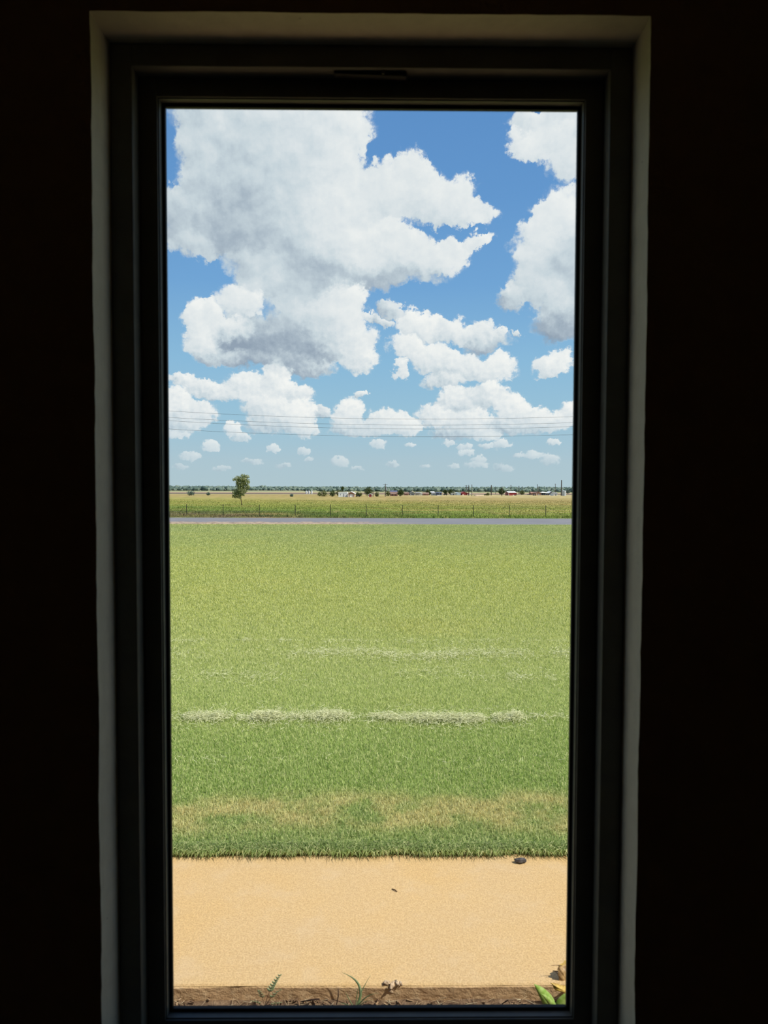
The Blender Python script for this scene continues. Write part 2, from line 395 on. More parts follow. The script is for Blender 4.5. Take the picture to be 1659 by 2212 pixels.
def mat_field(tint=False):
    m, g, o = new_mat('rough_pasture' if not tint else 'pasture_blades')
    p = pos(g); x, y, z = g.sep(p)[0:3]; D = g.math('SUBTRACT', y, CAM.y)
    st = g.vec('MULTIPLY', p, (.25, 1, 1))
    n = g.noise(st, .10, 5, .65); nf = g.noise(g.vec('MULTIPLY', p, (.5, .14, 1)), .8, 5, .7)
    lg = g.math('ADD', g.math('LOGARITHM', D, 10.0), g.math('MULTIPLY', g.math('SUBTRACT', n, .5), .20))
    lg = g.math('ADD', lg, g.math('MULTIPLY', g.math('MINIMUM', g.math('MAXIMUM', x, -60.0), 60.0), .0026))
    s = g.rng(lg, 1.84, 2.75, 0, 1, smooth=False)
    def at(d): return (math.log10(d) - 1.84) / .91
    c = g.ramp(s, [(at(71), (.14, .11, .06)), (at(74), (.085, .10, .035)), (at(77), (.095, .145, .03)), (at(84), (.15, .215, .04)), (at(95), (.22, .27, .05)),
                   (at(125), (.29, .30, .07)), (at(165), (.35, .31, .095)), (at(210), (.40, .31, .125)), (at(320), (.38, .275, .115)), (at(480), (.50, .39, .20))])
    c = g.mix(g.rng(nf, .40, .58, .55, 0), c, (.13, .16, .035))
    c = g.mix(g.rng(g.noise(st, .22, 4, .6, w=5.), .53, .66, 0, .6), c, (.42, .29, .11))
    c = g.mix(g.rng(g.noise(g.vec('MULTIPLY', p, (1.2, .1, 1)), 1.1, 4, .7), .5, .7, 0, .35), c, (.44, .36, .14))
    if tint:
        at_ = g.n('ShaderNodeAttribute', attribute_name='tint').outputs['Fac']
        c = g.mix(g.rng(at_, .70, .95, 0, .25), c, (.46, .42, .16)); c = g.mix(g.rng(at_, 0, .4, .2, 0), c, (.08, .12, .03))
    surf(g, o, c, .95, .05, nf, .5, .3); return m
M['field'] = mat_field(); M['tufts'] = mat_field(True)
def mat_plain():
    m, g, o = new_mat('far_farmland')
    p = pos(g); x, y, z = g.sep(p)[0:3]; D = g.math('SUBTRACT', y, CAM.y)
    n = g.noise(g.vec('MULTIPLY', p, (.12, 1, 1)), .012, 4, .6)
    s = g.rng(g.math('ADD', D, g.math('MULTIPLY', g.math('SUBTRACT', n, .5), 240)), 430, 1500, 0, 1, smooth=False)
    c = g.ramp(s, [(.0, (.45, .38, .20)), (.08, (.34, .30, .15)), (.12, (.13, .10, .085)), (.20, (.12, .095, .08)), (.23, (.42, .30, .20)), (.34, (.40, .28, .18)),
                   (.38, (.26, .28, .14)), (.55, (.30, .30, .16)), (.8, (.40, .38, .24)), (1, (.38, .38, .26))], )
    surf(g, o, c, .95, .05); return m
M['plain'] = mat_plain()
def mat_soil():
    m, g, o = new_mat('bed_soil')
    p = pos(g); n = g.noise(p, 30, 6, .7)
    surf(g, o, g.ramp(n, [(.3, (.10, .065, .04)), (.5, (.20, .13, .08)), (.7, (.34, .24, .15))]), .95, .1, n, 1., .02); return m
M['soil'] = mat_soil()
def mat_plaster():
    m, g, o = new_mat('beige_plaster')
    p = pos(g); n = g.noise(p, 30, 5, .6); sp_ = g.noise(p, 45, 2, .5, w=1.7)
    x, y, z = g.sep(p)[0:3]
    c = g.ramp(n, [(.3, (.48, .44, .355)), (.7, (.55, .505, .41))])
    c = g.mix(g.rng(sp_, .72, .78, 0, .7), c, (.10, .08, .05))
    surf(g, o, c, .75, .25, g.noise(p, 60, 4, .6), .25, .003); return m
M['plaster'] = mat_plaster()
def mat_wall():
    m, g, o = new_mat('chocolate_wall_paint')
    p = pos(g); n = g.noise(p, 22, 6, .65)
    surf(g, o, g.ramp(n, [(.3, (.27, .165, .09)), (.7, (.33, .205, .115))]), .8, .2, n, .6, .01); return m
M['wall'] = mat_wall()
M['room_floor'] = simple('tan_floor', (.60, .50, .38), (.52, .42, .32), 3, .6)
M['room_ceiling'] = simple('beige_ceiling', (.70, .60, .48), (.64, .55, .44), 6, .9)
M['frame'] = simple('dark_bronze_metal', (.135, .130, .110), (.115, .110, .094), 20, .5, .35)
M['gasket'] = simple('black_rubber', (.012, .012, .013), (.018, .018, .018), 40, .6, .3)
def mat_glass():
    m, g, o = new_mat('window_glass')
    n = g.noise(pos(g), 2.0, 2, .5)
    t = g.n('ShaderNodeBsdfTransparent'); t.inputs[0].default_value = (.985, .99, .985, 1)
    gl = g.n('ShaderNodeBsdfGlossy'); gl.inputs['Roughness'].default_value = .02
    mx = g.n('ShaderNodeMixShader'); g.put(mx.inputs[0], g.rng(n, .3, .7, .018, .026))
    g.put(mx.inputs[1], t.outputs[0]); g.put(mx.inputs[2], gl.outputs[0]); g.put(o.inputs[0], mx.outputs[0]); return m
M['glass'] = mat_glass()

# ================================================================ the room and its window
XL, XR, ZT = -0.4669, 0.4432, 2.5645          # the plastered opening
ZB = 0.7235
RD = 0.0825                                    # depth of the plaster return
WT_ = 0.22                                     # wall thickness
RX0, RX1, RY0, RZ0, RZ1 = -2.4, 2.4, -4.2, 0.15, 2.85
def wob(s, k): return (mnoise.noise(Vector((s * 6.0, k * 7.3, 0))) * .0022 + mnoise.noise(Vector((s * 30.0, k * 3.1, 4))) * .0012)
NSEG = 90
def zs(a, b, n=NSEG): return [a + (b - a) * i / n for i in range(n + 1)]
mb = MB()
Z = zs(ZB, ZT)
def strip(m, A, B):
    n = len(A); m.add(A + B, [(i, i + 1, n + i + 1, n + i) for i in range(n - 1)])
LE = [(XL + wob(z, 1), 0, z) for z in Z]; RE = [(XR + wob(z, 2), 0, z) for z in Z]
TE = [(x, 0, ZT + wob(x, 3) * .6) for x in zs(XL, XR, 60)]; BE = [(x, 0, ZB) for x in zs(XL, XR, 60)]
TE[0], TE[-1] = LE[-1], RE[-1]; BE[0], BE[-1] = LE[0], RE[0]
strip(mb, [(RX0, 0, p[2]) for p in LE], LE)
strip(mb, RE, [(RX1, 0, p[2]) for p in RE])
strip(mb, [(p[0], 0, RZ1) for p in TE], TE)
strip(mb, BE, [(p[0], 0, RZ0) for p in BE])
for (xa, xb, ea) in ((RX0, None, LE), (None, RX1, RE)):
    e0, e1 = ea[0], ea[-1]
    xx = xa if xa is not None else xb
    mb.add([(xx, 0, e1[2]), (e1[0], 0, e1[2]), (e1[0], 0, RZ1), (xx, 0, RZ1)], [(0, 1, 2, 3)])
    mb.add([(xx, 0, RZ0), (e0[0], 0, RZ0), (e0[0], 0, e0[2]), (xx, 0, e0[2])], [(0, 1, 2, 3)])
# body of the wall behind the painted face, out to the weather side
O0, O1, OZ0, OZ1 = XL - .004, XR + .004, ZB - .004, ZT + .004
e = 0.006
mb.box(RX0 - .2, O0 - e, .004, WT_, -.35, RZ1 + .05); mb.box(O1 + e, RX1 + .2, .004, WT_, -.35, RZ1 + .05)
mb.box(O0 - e, O1 + e, .004, WT_, OZ1 + e, RZ1 + .05); mb.box(O0 - e, O1 + e, .004, WT_, -.35, OZ0 - e)
tag(mb.build('wall_front', M['wall']), kind='structure')
# plaster returns round the opening
for nm, E, inner in (('trim_1', LE, [(XL, RD + .004, p[2]) for p in LE]), ('trim_2', RE, [(XR, RD + .004, p[2]) for p in RE]),
                     ('trim_3', TE, [(p[0], RD + .004, ZT) for p in TE])):
    m2 = MB()
    rows = []
    for k in range(7):                          # rounded nose, then the flat return
        t = k / 6
        row = []
        for i, (a, b) in enumerate(zip(E, inner)):
            tt = t ** 1.6
            s_ = a[2] if nm != 'trim_3' else a[0]
            dn = mnoise.noise(Vector((s_ * 14, t * 5, hash(nm) % 7))) * .0007 * (1 if 0 < k < 6 else 0)
            v = Vector(a).lerp(Vector(b), tt)
            if nm == 'trim_3': v.z += dn
            else: v.x += dn
            row.append(tuple(v))
        rows.append(row)
    for r0, r1 in zip(rows, rows[1:]): strip(m2, r0, r1)
    tr = m2.build(nm, M['plaster'], smooth=True); tag(tr, kind='structure')
m2 = MB(); m2.box(XL - .003, XR + .003, -.012, RD, ZB - .03, ZB)
tag(m2.build('trim_4', M['plaster']), kind='structure')
def wallbox(name, mat, *b): tag(MB().box(*b).build(name, mat), kind='structure')
wallbox('wall_left', M['wall'], RX0 - .2, RX0, RY0, 0, RZ0, RZ1)
wallbox('wall_right', M['wall'], RX1, RX1 + .2, RY0, 0, RZ0, RZ1)
wallbox('wall_back', M['room_ceiling'], RX0 - .2, RX1 + .2, RY0 - .2, RY0, RZ0, RZ1)
wallbox('floor', M['room_floor'], RX0 - .2, RX1 + .2, RY0 - .2, 0.003, RZ0 - .2, RZ0)
wallbox('ceiling', M['room_ceiling'], RX0 - .2, RX1 + .2, RY0 - .2, 0.003, RZ1, RZ1 + .05)

# window: fixed frame, sash, glazing bead, gasket, pane
win = empty('window_1', ((XL + XR) / 2, RD, ZB)); tag(win, kind='structure')
def ring(prefix, x0, x1, z0, z1, t, y0, y1, mat, bev=0.0015, tb=None):
    """four members of a rectangular frame, each its own mesh"""
    tb = t if tb is None else tb
    for nm, b in ((prefix + '_stile', (x0, x0 + t, z0, z1)), (prefix + '_stile', (x1 - t, x1, z0, z1)),
                  (prefix + '_rail', (x0 + t, x1 - t, z1 - t, z1)), (prefix + '_rail', (x0 + t, x1 - t, z0, z0 + tb))):
        o = MB().box(b[0], b[1], y0, y1, b[2], b[3]).build(nm, mat)
        o.parent = win; o.matrix_parent_inverse = Matrix.Translation(win.location).inverted()
        if bev:
            bm = o.modifiers.new('edge', 'BEVEL'); bm.width = bev; bm.segments = 2
    return x0 + t, x1 - t, z0 + tb, z1 - t
a = ring('frame', XL, XR, ZB, ZT, .0385, RD, .150, M['frame'])
a = ring('sash', *a, .0325, RD + .036, .149, M['frame'])
b_ = ring('glazing_bead', *a, .0022, RD + .036 + .004, .148, M['frame'], .0006)
c_ = ring('gasket', *b_, .0062, RD + .036 + .019, .1465, M['gasket'], .0012)
pn = MB().box(c_[0] - .001, c_[1] + .001,   .1415, .1445, c_[2] - .001, c_[3] + .001).build('pane', M['glass'])
pn.parent = win; pn.matrix_parent_inverse = Matrix.Translation(win.location).inverted()
# dark keeper bar under the head of the frame
mb = MB()
k0, k1 = P(722, 156, 1.275), P(878, 163, 1.275)
zc = ZT - .0385
th = .0065
mb.add([(k0.x, k0.y - .004, zc - .0045), (k1.x, k0.y - .004, zc - .0085), (k1.x, k0.y + .012, zc - .0085), (k0.x, k0.y + .012, zc - .0045),
        (k0.x, k0.y - .004, zc + .0005), (k1.x, k0.y - .004, zc + .0005), (k1.x, k0.y + .012, zc + .0005), (k0.x, k0.y + .012, zc + .0005)],
       [(0, 3, 2, 1), (4, 5, 6, 7), (0, 1, 5, 4), (1, 2, 6, 5), (2, 3, 7, 6), (3, 0, 4, 7)])
kp = mb.build('keeper_bar', M['gasket']); kp.parent = win; kp.matrix_parent_inverse = Matrix.Translation(win.location).inverted()
sc_ = MB().tube([(k0.x + (k1.x - k0.x) * .68, k0.y - .007, zc - .003), (k0.x + (k1.x - k0.x) * .68, k0.y + .001, zc - .003)], .0032, 12).build('screw', M['frame'])
sc_.parent = win; sc_.matrix_parent_inverse = Matrix.Translation(win.location).inverted()

# ================================================================ the ground outside
PROFILE = [(3.39, .5309), (8, None), (20, None), (40, None), (64, .0549), (72, .0464), (78, .0438), (95, .0340), (125, .0288), (220, .0196), (330, .0163), (450, .0138),
           (700, .0112), (1200, .0085), (2600, .0052), (4200, .0044)]
def gz(D):
    pts = [(3.39, 0.0)] + [(d, 1.8 - t * d) for d, t in PROFILE if t and d > 4]
    if D <= 3.39: return 0.0
    for (d0, z0), (d1, z1) in zip(pts, pts[1:]):
        if D <= d1: return z0 + (z1 - z0) * (D - d0) / (d1 - d0)
    return pts[-1][1]
def ground_hit(px, py):
    a_, b2 = ray(px, py); D = 3.4
    while D < 4000:
        if 1.8 + b2 * D <= gz(D): break
        D *= 1.004
    return D
def ground(name, D0, D1, mat, n, xw, drop=0.0):
    Ds = [D0 * (D1 / D0) ** (i / n) for i in range(n + 1)]
    for d, _ in PROFILE:
        if D0 < d < D1: Ds.append(float(d))
    Ds = sorted(set(Ds)); vs_, fs = [], []
    m_ = 24
    for D in Ds:
        w = xw(D)
        for k in range(m_ + 1):
            vs_.append((-w + 2 * w * k / m_, D + CAM.y, gz(D) - drop))
    for i in range(len(Ds) - 1):
        for k in range(m_):
            q_ = i * (m_ + 1) + k; fs.append((q_, q_ + 1, q_ + m_ + 2, q_ + m_ + 1))
    return tag(mk(name, vs_, fs, mat, smooth=True), kind='structure')
ground('lawn', 3.39, 64, M['turf'], 40, lambda D: 12 + D * .8)
ground('road', 64, 72, M['asphalt'], 6, lambda D: 80)
ground('pasture', 72, 470, M['field'], 40, lambda D: 30 + D * .75)
ground('farmland', 470, 4200, M['plain'], 30, lambda D: 30 + D * .75)

# sidewalk slab: tooled edge towards the house, a slightly ragged face below
prof = [(2.488, -.30), (2.490, -.060), (2.490, -.012), (2.4915, -.005), (2.497, -.0008), (2.504, 0.0), (2.95, 0.0), (3.40, -.0006), (3.44, -.002), (3.44, -.30)]
nx = 240; X = [-6 + 12 * i / nx for i in range(nx + 1)]
vs_, fs = [], []
for x in X:
    for j, (D, z) in enumerate(prof):
        o_ = mnoise.noise(Vector((x * 9, j * 2.2, 0))) * (.0035 if j in (1, 2) else .0012 if j in (3, 4) else 0)
        vs_.append((x, D + CAM.y + o_, z + (mnoise.noise(Vector((x * 14, 5, 1))) * .0012 if j in (3, 4) else 0)))
n_ = len(prof)
for i in range(nx):
    for j in range(n_ - 1):
        fs.append((i * n_ + j, (i + 1) * n_ + j, (i + 1) * n_ + j + 1, i * n_ + j + 1))
sw = tag(mk('sidewalk', vs_, fs, M['concrete']), kind='structure')
# planting bed between wall and walk
nx, ny = 160, 24; vs_, fs = [], []
BEDZ = -.058
for j in range(ny + 1):
    D = 1.398 + (2.492 - 1.398) * j / ny
    for i in range(nx + 1):
        x = -3 + 6 * i / nx
        vs_.append((x, D + CAM.y, BEDZ + mnoise.noise(Vector((x * 9, D * 9, 0))) * .007 + mnoise.noise(Vector((x * 40, D * 40, 2))) * .003))
for j in range(ny):
    for i in range(nx):
        q_ = j * (nx + 1) + i; fs.append((q_, q_ + 1, q_ + nx + 2, q_ + nx + 1))
tag(mk('planting_bed', vs_, fs, M['soil']), kind='structure')

# ---------------------------------------------------------------- grass blades
def gz_np(D):
    pts = np.array([(3.39, 0.0)] + [(d, 1.8 - t * d) for d, t in PROFILE if t and d > 4]); return np.interp(D, pts[:, 0], pts[:, 1])
def blades(D, x, H, w, three, lean=.5, edge=False):
    n = len(D); y = D + CAM.y; z = gz_np(D)
    H = H * (.6 + .8 * rng.random(n)); A = rng.random(n) * 2 * np.pi; LN = lean * (rng.random(n) ** .8) * H
    dx, dy = np.cos(A) * LN, np.sin(A) * LN
    if edge: dy = -np.abs(dy) - .30 * H
    B = A + np.pi / 2 + (rng.random(n) - .5) * 1.6
    wx, wy = np.cos(B) * w * .5 * (.7 + .6 * rng.random(n)), np.sin(B) * w * .5
    t = rng.random(n)
    base = np.stack([x, y, z], 1)
    if three:
        mid = base + np.stack([dx * .4, dy * .4, H * .62], 1); tip = base + np.stack([dx, dy, H * (1 - (.55 if edge else .25) * LN / H)], 1)
        wv = np.stack([wx, wy, np.zeros(n)], 1)
        V = np.stack([base - wv, base + wv, mid + wv * .8, mid - wv * .8, tip], 1)
        I = np.arange(n)[:, None, None] * 5 + np.array([[0, 1, 2], [0, 2, 3], [3, 2, 4]])[None]
        return V.reshape(-1, 3), I.reshape(-1, 3), np.repeat(t, 5)
    tip = base + np.stack([dx, dy, H], 1); wv = np.stack([wx, wy, np.zeros(n)], 1)
    V = np.stack([base - wv, base + wv, tip], 1)
    I = np.arange(n * 3).reshape(n, 3)
    return V.reshape(-1, 3), I, np.repeat(t, 3)
HK = [.36, .35]
def half(D): return HK[0] * D + HK[1]
def spread(n, D0, D1, k):
    """distances drawn with a density per square metre that falls as D ** -k, and the x that goes with them"""
    g_ = np.linspace(D0, D1, 4000); p_ = g_ ** (-k) * half(g_); c = np.cumsum(p_); c /= c[-1]
    D = np.interp(rng.random(n), c, g_); return D, (rng.random(n) * 2 - 1) * half(D)
De, xe = spread(15000, 3.375, 3.47, 0); De = De + .035 * np.array([mnoise.noise(Vector((a_ * 5, 0, 0))) for a_ in xe]).clip(0)
Dn, xn = spread(260000, 3.40, 7.4, .6); Df, xf = spread(840000, 5.4, 62, 1.5)
kn = rng.random(len(Dn)) < np.interp(Dn, [5.4, 7.4], [1, 0]); Dn, xn = Dn[kn], xn[kn]        # the two sizes of blade fade into each other
kf_ = rng.random(len(Df)) < np.interp(Df, [5.4, 7.4], [0, 1]); Df, xf = Df[kf_], xf[kf_]
sets = [blades(Dn, xn, .023, .0036, True, .9), blades(De, xe, .05, .0045, True, 1.25, True),
        blades(Df, xf, .024 * (Df / 6.4) ** .35, .0055 * (Df / 6.4) ** 1.2, False, .8)]
# the turf goes on at both sides, where only a step sideways would show it
HK[:] = [.72, 1.4]
def outer(D, x):
    k = np.abs(x) > .36 * D + .33; return D[k], x[k]
Do, xo = outer(*spread(420000, 3.39, 7.4, .6)); Dq, xq = outer(*spread(560000, 7.0, 62, 1.5))
sets += [blades(Do, xo, .024, .0055, False, .9), blades(Dq, xq, .024 * (Dq / 6.4) ** .35, .0085 * (Dq / 6.4) ** 1.2, False, .8)]
HK[:] = [.5, .6]
VV, II, TT, off = [], [], [], 0
for v, i, t in sets:
    VV.append(v); II.append(i + off); TT.append(t); off += len(v)
gr = numpy_mesh('lawn_grass', np.concatenate(VV), np.concatenate(II), M['blades'], {'tint': np.concatenate(TT)})
tag(gr, 'short green mown lawn grass between sidewalk and road', 'grass', kind='stuff')

# ---------------------------------------------------------------- rows of dry clippings left by the mower
M['straw'] = leafmat('dry_clippings', [(0, (.44, .45, .22)), (.5, (.66, .67, .38)), (1, (.82, .81, .54))], .3)
def clippings(name, label, D0, spread, n, hgt, thr, seed, L=.034):
    r = np.random.default_rng(seed); hw = .36 * D0 + .4
    x = (r.random(n * 6) * 2 - 1) * hw
    dens = np.array([mnoise.noise(Vector((a * 1.1, seed * 3.7, 0))) * .55 + mnoise.noise(Vector((a * 4, seed, 3))) * .35 + mnoise.noise(Vector((a * 13, seed, 5))) * .2 for a in x])
    k = r.random(n * 6) < np.clip((dens - thr) * 1.6, 0.05, 1); x = x[k][:n]; dens = dens[k][:n]; n = len(x)
    off_ = np.array([mnoise.noise(Vector((a * .9, seed, 8))) for a in x]) * spread * 1.1
    s = r.normal(0, 1, n) * spread * np.where(r.random(n) < .25, 1.1, .42); D = D0 + off_ + s
    top = np.clip(hgt * (1 - (s / (spread * 1.2)) ** 2), 0, None) * np.clip((dens - thr) * 2.5, .2, 1)
    z = gz_np(D) + .024 + r.random(n) * top
    A = r.random(n) * 2 * np.pi; ll = L * (.5 + r.random(n)) * .5; tl = (r.random(n) - .5) * .9 * ll
    c = np.stack([x, D + CAM.y, z], 1); dv = np.stack([np.cos(A) * ll, np.sin(A) * ll, tl], 1)
    wv = np.stack([-np.sin(A), np.cos(A), (r.random(n) - .5) * 1.5], 1) * .0012 * (D0 / 5.7) ** .5
    V = np.stack([c - dv - wv, c - dv + wv, c + dv + wv, c + dv - wv], 1).reshape(-1, 3)
    I = (np.arange(n)[:, None, None] * 4 + np.array([[0, 1, 2], [0, 2, 3]])[None]).reshape(-1, 3)
    o = numpy_mesh(name, V, I, M['straw'], {'tint': np.repeat(r.random(n), 4)})
    tag(o, label, 'grass clippings', kind='stuff')
def rowD(py): return ground_hit(829, py)
clippings('clippings_row', 'thickest pale row of dry cut grass lying across the lawn', rowD(1554), .14, 14000, .03, -.16, 1)
clippings('clippings_row', 'broad thin band of pale cut grass beyond the thick row', rowD(1415), .34, 6000, .010, -.2, 2, .036)
clippings('clippings_row', 'farthest faint broken streak of pale cut grass', rowD(1387), .14, 1600, .015, .05, 3, .04)
clippings('clippings_row', 'faint scattered cut grass just beyond the thick pale row', rowD(1465), .30, 2200, .008, -.1, 4, .034)
clippings('clippings_row', 'nearest faint sprinkle of dry cut grass on deep green lawn', rowD(1646), .07, 340, .008, .05, 5, .034)

# ================================================================ things on the walk and in the bed
def onwalk(px, py, z=0.0):
    a_, b2 = ray(px, py); D = (z - CAM.z) / b2; return Vector((a_ * D, CAM.y + D, z))
def lump(name, c, size, mat, seed, sub=3, rough=.25, rot=0.0, parent=None, flat=0.0):
    bm = bmesh.new(); bmesh.ops.create_icosphere(bm, subdivisions=sub, radius=1.0)
    for v in bm.verts:
        k = 1 + rough * mnoise.noise(v.co * 1.7 + Vector((seed, 0, 0))) + rough * .5 * mnoise.noise(v.co * 4 + Vector((0, seed, 0)))
        v.co = v.co * k; v.co = Vector((v.co.x * size[0], v.co.y * size[1], v.co.z * size[2]))
    R_ = Matrix.Rotation(rot, 4, 'Z'); lo = min(v.co.z for v in bm.verts)
    for v in bm.verts: v.co = R_ @ v.co + Vector((0, 0, -lo * (1 - flat)))
    me = bpy.data.meshes.new(name); bm.to_mesh(me); bm.free(); me.materials.append(mat)
    me.polygons.foreach_set('use_smooth', [True] * len(me.polygons))
    o = bpy.data.objects.new(name, me); COL.objects.link(o); o.location = c
    if parent: o.parent = parent; o.location = Vector(c) - parent.location
    return o
M['stone'] = simple('dark_grey_stone', (.13, .12, .12), (.05, .045, .045), 60, .8, .3, .6, .003)
M['crumb'] = simple('crumbled_concrete', (.62, .48, .33), (.42, .30, .19), 70, .95, .1, .8, .004)
M['twig'] = simple('brown_twig_bark', (.20, .12, .07), (.10, .06, .035), 60, .9, .1)
M['mulch'] = leafmat('bed_litter', [(0, (.12, .075, .05)), (.4, (.30, .19, .11)), (.7, (.55, .40, .24)), (1, (.72, .62, .42))], .1)
c = onwalk(1124, 1864); tag(lump('stone', c, (.031, .013, .011), M['stone'], 3, 3, .28, .05), 'small dark grey stone at lawn edge on tan sidewalk', 'stone')
c = onwalk(852, 1924); tw = MB()
q0, q1 = onwalk(847, 1920, .003), onwalk(858, 1926, .003)
tw.tube([q0, (q0 + q1) / 2 + Vector((0, .001, .002)), q1], [.0022, .0026, .0018], 7)
tag(tw.build('twig', M['twig']), 'short brown twig lying alone on tan sidewalk', 'twig')
# crumbled bite in the slab edge
cb = empty('broken_concrete', onwalk(848, 2126)); tag(cb, 'crumbled concrete lump at the near sidewalk edge', 'broken concrete')
for i, (px, py, s) in enumerate(((836, 2123, .016), (848, 2127, .020), (858, 2122, .015), (845, 2138, .017), (838, 2132, .012), (866, 2123, .011), (852, 2143, .009), (829, 2126, .009))):
    t_ = ray(px, py); D = 2.4955; zz_ = 1.8 + t_[1] * D
    lump('crumb', Vector((t_[0] * D, CAM.y + D, zz_ - s * .7)), (s * .8, s * .42, s * .5), M['crumb'], i * 5.1, 3, .6, i, cb)

# leaves and stems as ribbons
def ribbon(pts, widths, fold=.25, side=None, thick=.0):
    vs_, fs = [], []; n = len(pts)
    for i in range(n):
        p = Vector(pts[i]); t = (Vector(pts[min(i + 1, n - 1)]) - Vector(pts[max(i - 1, 0)])).normalized()
        s_ = Vector(side) if side else Vector((1, 0, 0)); s_ = (s_ - t * s_.dot(t)).normalized(); nn = t.cross(s_)
        w = widths[i]
        vs_ += [p - s_ * w + nn * (w * fold), p, p + s_ * w + nn * (w * fold)]
    for i in range(n - 1):
        for k in (0, 1): fs.append((i * 3 + k, i * 3 + k + 1, i * 3 + k + 4, i * 3 + k + 3))
    return vs_, fs
def bez(p0, p1, p2, n=9):
    return [p0 * (1 - t) ** 2 + p1 * 2 * t * (1 - t) + p2 * t * t for t in [i / (n - 1) for i in range(n)]]
def leafsimple(name, c1, c2, scale, vein=None):
    m, g, o = new_mat(name); p = pos(g); n = g.noise(p, scale, 4, .6); col = g.mix(g.rng(n, .35, .65), c1, c2)
    d = g.n('ShaderNodeBsdfPrincipled'); d.inputs['Roughness'].default_value = .5
    t = g.n('ShaderNodeBsdfTranslucent'); mx = g.n('ShaderNodeMixShader'); mx.inputs[0].default_value = .3
    g.put(d.inputs['Base Color'], col); g.put(t.inputs[0], col); g.put(mx.inputs[1], d.outputs[0]); g.put(mx.inputs[2], t.outputs[0]); g.put(o.inputs[0], mx.outputs[0]); return m
M['blade_leaf'] = leafsimple('strap_leaf_green', (.16, .24, .10), (.26, .33, .16), 40)
M['bright_leaf'] = leafsimple('bright_leaf_green', (.26, .42, .06), (.42, .55, .16), 60)
M['pale_leaf'] = leafsimple('pale_weed_green', (.26, .36, .17), (.38, .45, .26), 80)
M['dead_leaf'] = leafsimple('dead_leaf_brown', (.58, .38, .16), (.32, .18, .07), 60)
M['yellow_leaf'] = leafsimple('withered_leaf_yellow', (.80, .58, .14), (.52, .32, .09), 60)
def PD(px, py, D): return P(px, py, D)
BY = 2.455
# tuft of strap leaves in the middle
root = PD(768, 2182, 2.43); tf = empty('strap_leaf_tuft', root); tag(tf, 'grassy tuft of long arching green blades at sidewalk edge', 'plant')
def lf(parent, name, mat, ctrl, wmax, side=(1, 0, 0), fold=.3, n=11, taper=1.0, base=.45):
    p = bez(*[Vector(c) for c in ctrl], n=n)
    ws = [max(.0003, wmax * (base + (1 - base) * math.sin(min(1, (i / (n - 1)) * 2.2) * math.pi / 2)) * (1 - (i / (n - 1)) ** 2.2 * taper)) for i in range(n)]
    v, f = ribbon([q - parent.location for q in p], ws, fold, side)
    o = mk(name, v, f, mat, parent, True)
    s = o.modifiers.new('thickness', 'SOLIDIFY'); s.thickness = .0006
    return o
for (tip, mid, wd, dd) in (((739, 2101), (800, 2122), .0055, .03), ((801, 2106), (778, 2140), .0024, .02), ((745, 2140), (752, 2158), .0022, -.01), ((818, 2146), (788, 2146), .0030, -.02),
                           ((806, 2162), (788, 2158), .0022, -.03), ((730, 2168), (748, 2165), .0018, -.02), ((775, 2128), (770, 2150), .0018, .0)):
    lf(tf, 'leaf', M['blade_leaf'], (root, PD(*mid, 2.44 + dd * .5), PD(*tip, 2.44 + dd)), wd)
# small feathery weed on the left
root = PD(572, 2176, 2.44); wd_ = empty('feathery_weed', root); tag(wd_, 'small weed with feathery pale green leaflets by the left sidewalk edge', 'plant')
def frond(parent, p0, p1, p2, npair, ll, lw):
    sp_ = bez(Vector(p0), Vector(p1), Vector(p2), 10)
    m_ = MB(); m_.tube([q - parent.location for q in sp_], [.0013 - .0008 * i / 9 for i in range(10)], 6); m_.build('stem', M['twig'], parent, True)
    pts = bez(Vector(p0), Vector(p1), Vector(p2), npair * 2 + 1)
    for i in range(npair, 2 * npair + 1):
        t = (pts[i] - pts[i - 1]).normalized(); k = 1 - .45 * (i - npair) / npair
        for s_ in (-1, 1):
            sd = Vector((s_, 0, .25)).normalized(); e_ = pts[i] + (sd * .85 + t * .5) * ll * k
            lf(parent, 'leaflet', M['pale_leaf'], (pts[i], (pts[i] + e_) / 2 + Vector((0, -.001, .001)), e_), lw * k, t, .2, 5, 1., .5)
frond(wd_, root, PD(578, 2140, 2.44), PD(603, 2108, 2.45), 6, .017, .0048)
frond(wd_, root, PD(585, 2150, 2.43), PD(604, 2139, 2.43), 3, .012, .0034)
frond(wd_, root, PD(566, 2150, 2.43), PD(560, 2141, 2.43), 3, .012, .0034)
frond(wd_, root, PD(560, 2166, 2.42), PD(546, 2163, 2.42), 3, .013, .0036)
frond(wd_, root, PD(590, 2168, 2.42), PD(604, 2166, 2.42), 3, .013, .0036)
# bright leaves at the right corner
root = PD(1204, 2190, 2.40); bl = empty('broad_leaf_plant', root); tag(bl, 'bright green broad leaved plant in the right corner below the dead leaf', 'plant')
lf(bl, 'leaf', M['bright_leaf'], (root, PD(1180, 2150, 2.40), PD(1154, 2126, 2.39)), .025, (.8, .5, .3), .35, 12, 1., .5)
lf(bl, 'leaf', M['bright_leaf'], (root, PD(1196, 2165, 2.38), PD(1168, 2146, 2.37)), .014, (.8, .5, .3), .35, 12, 1., .5)
lf(bl, 'leaf', M['bright_leaf'], (PD(1218, 2200, 2.40), PD(1210, 2165, 2.40), PD(1234, 2146, 2.41)), .030, (.9, .3, .3), .4, 12, .8, .6)
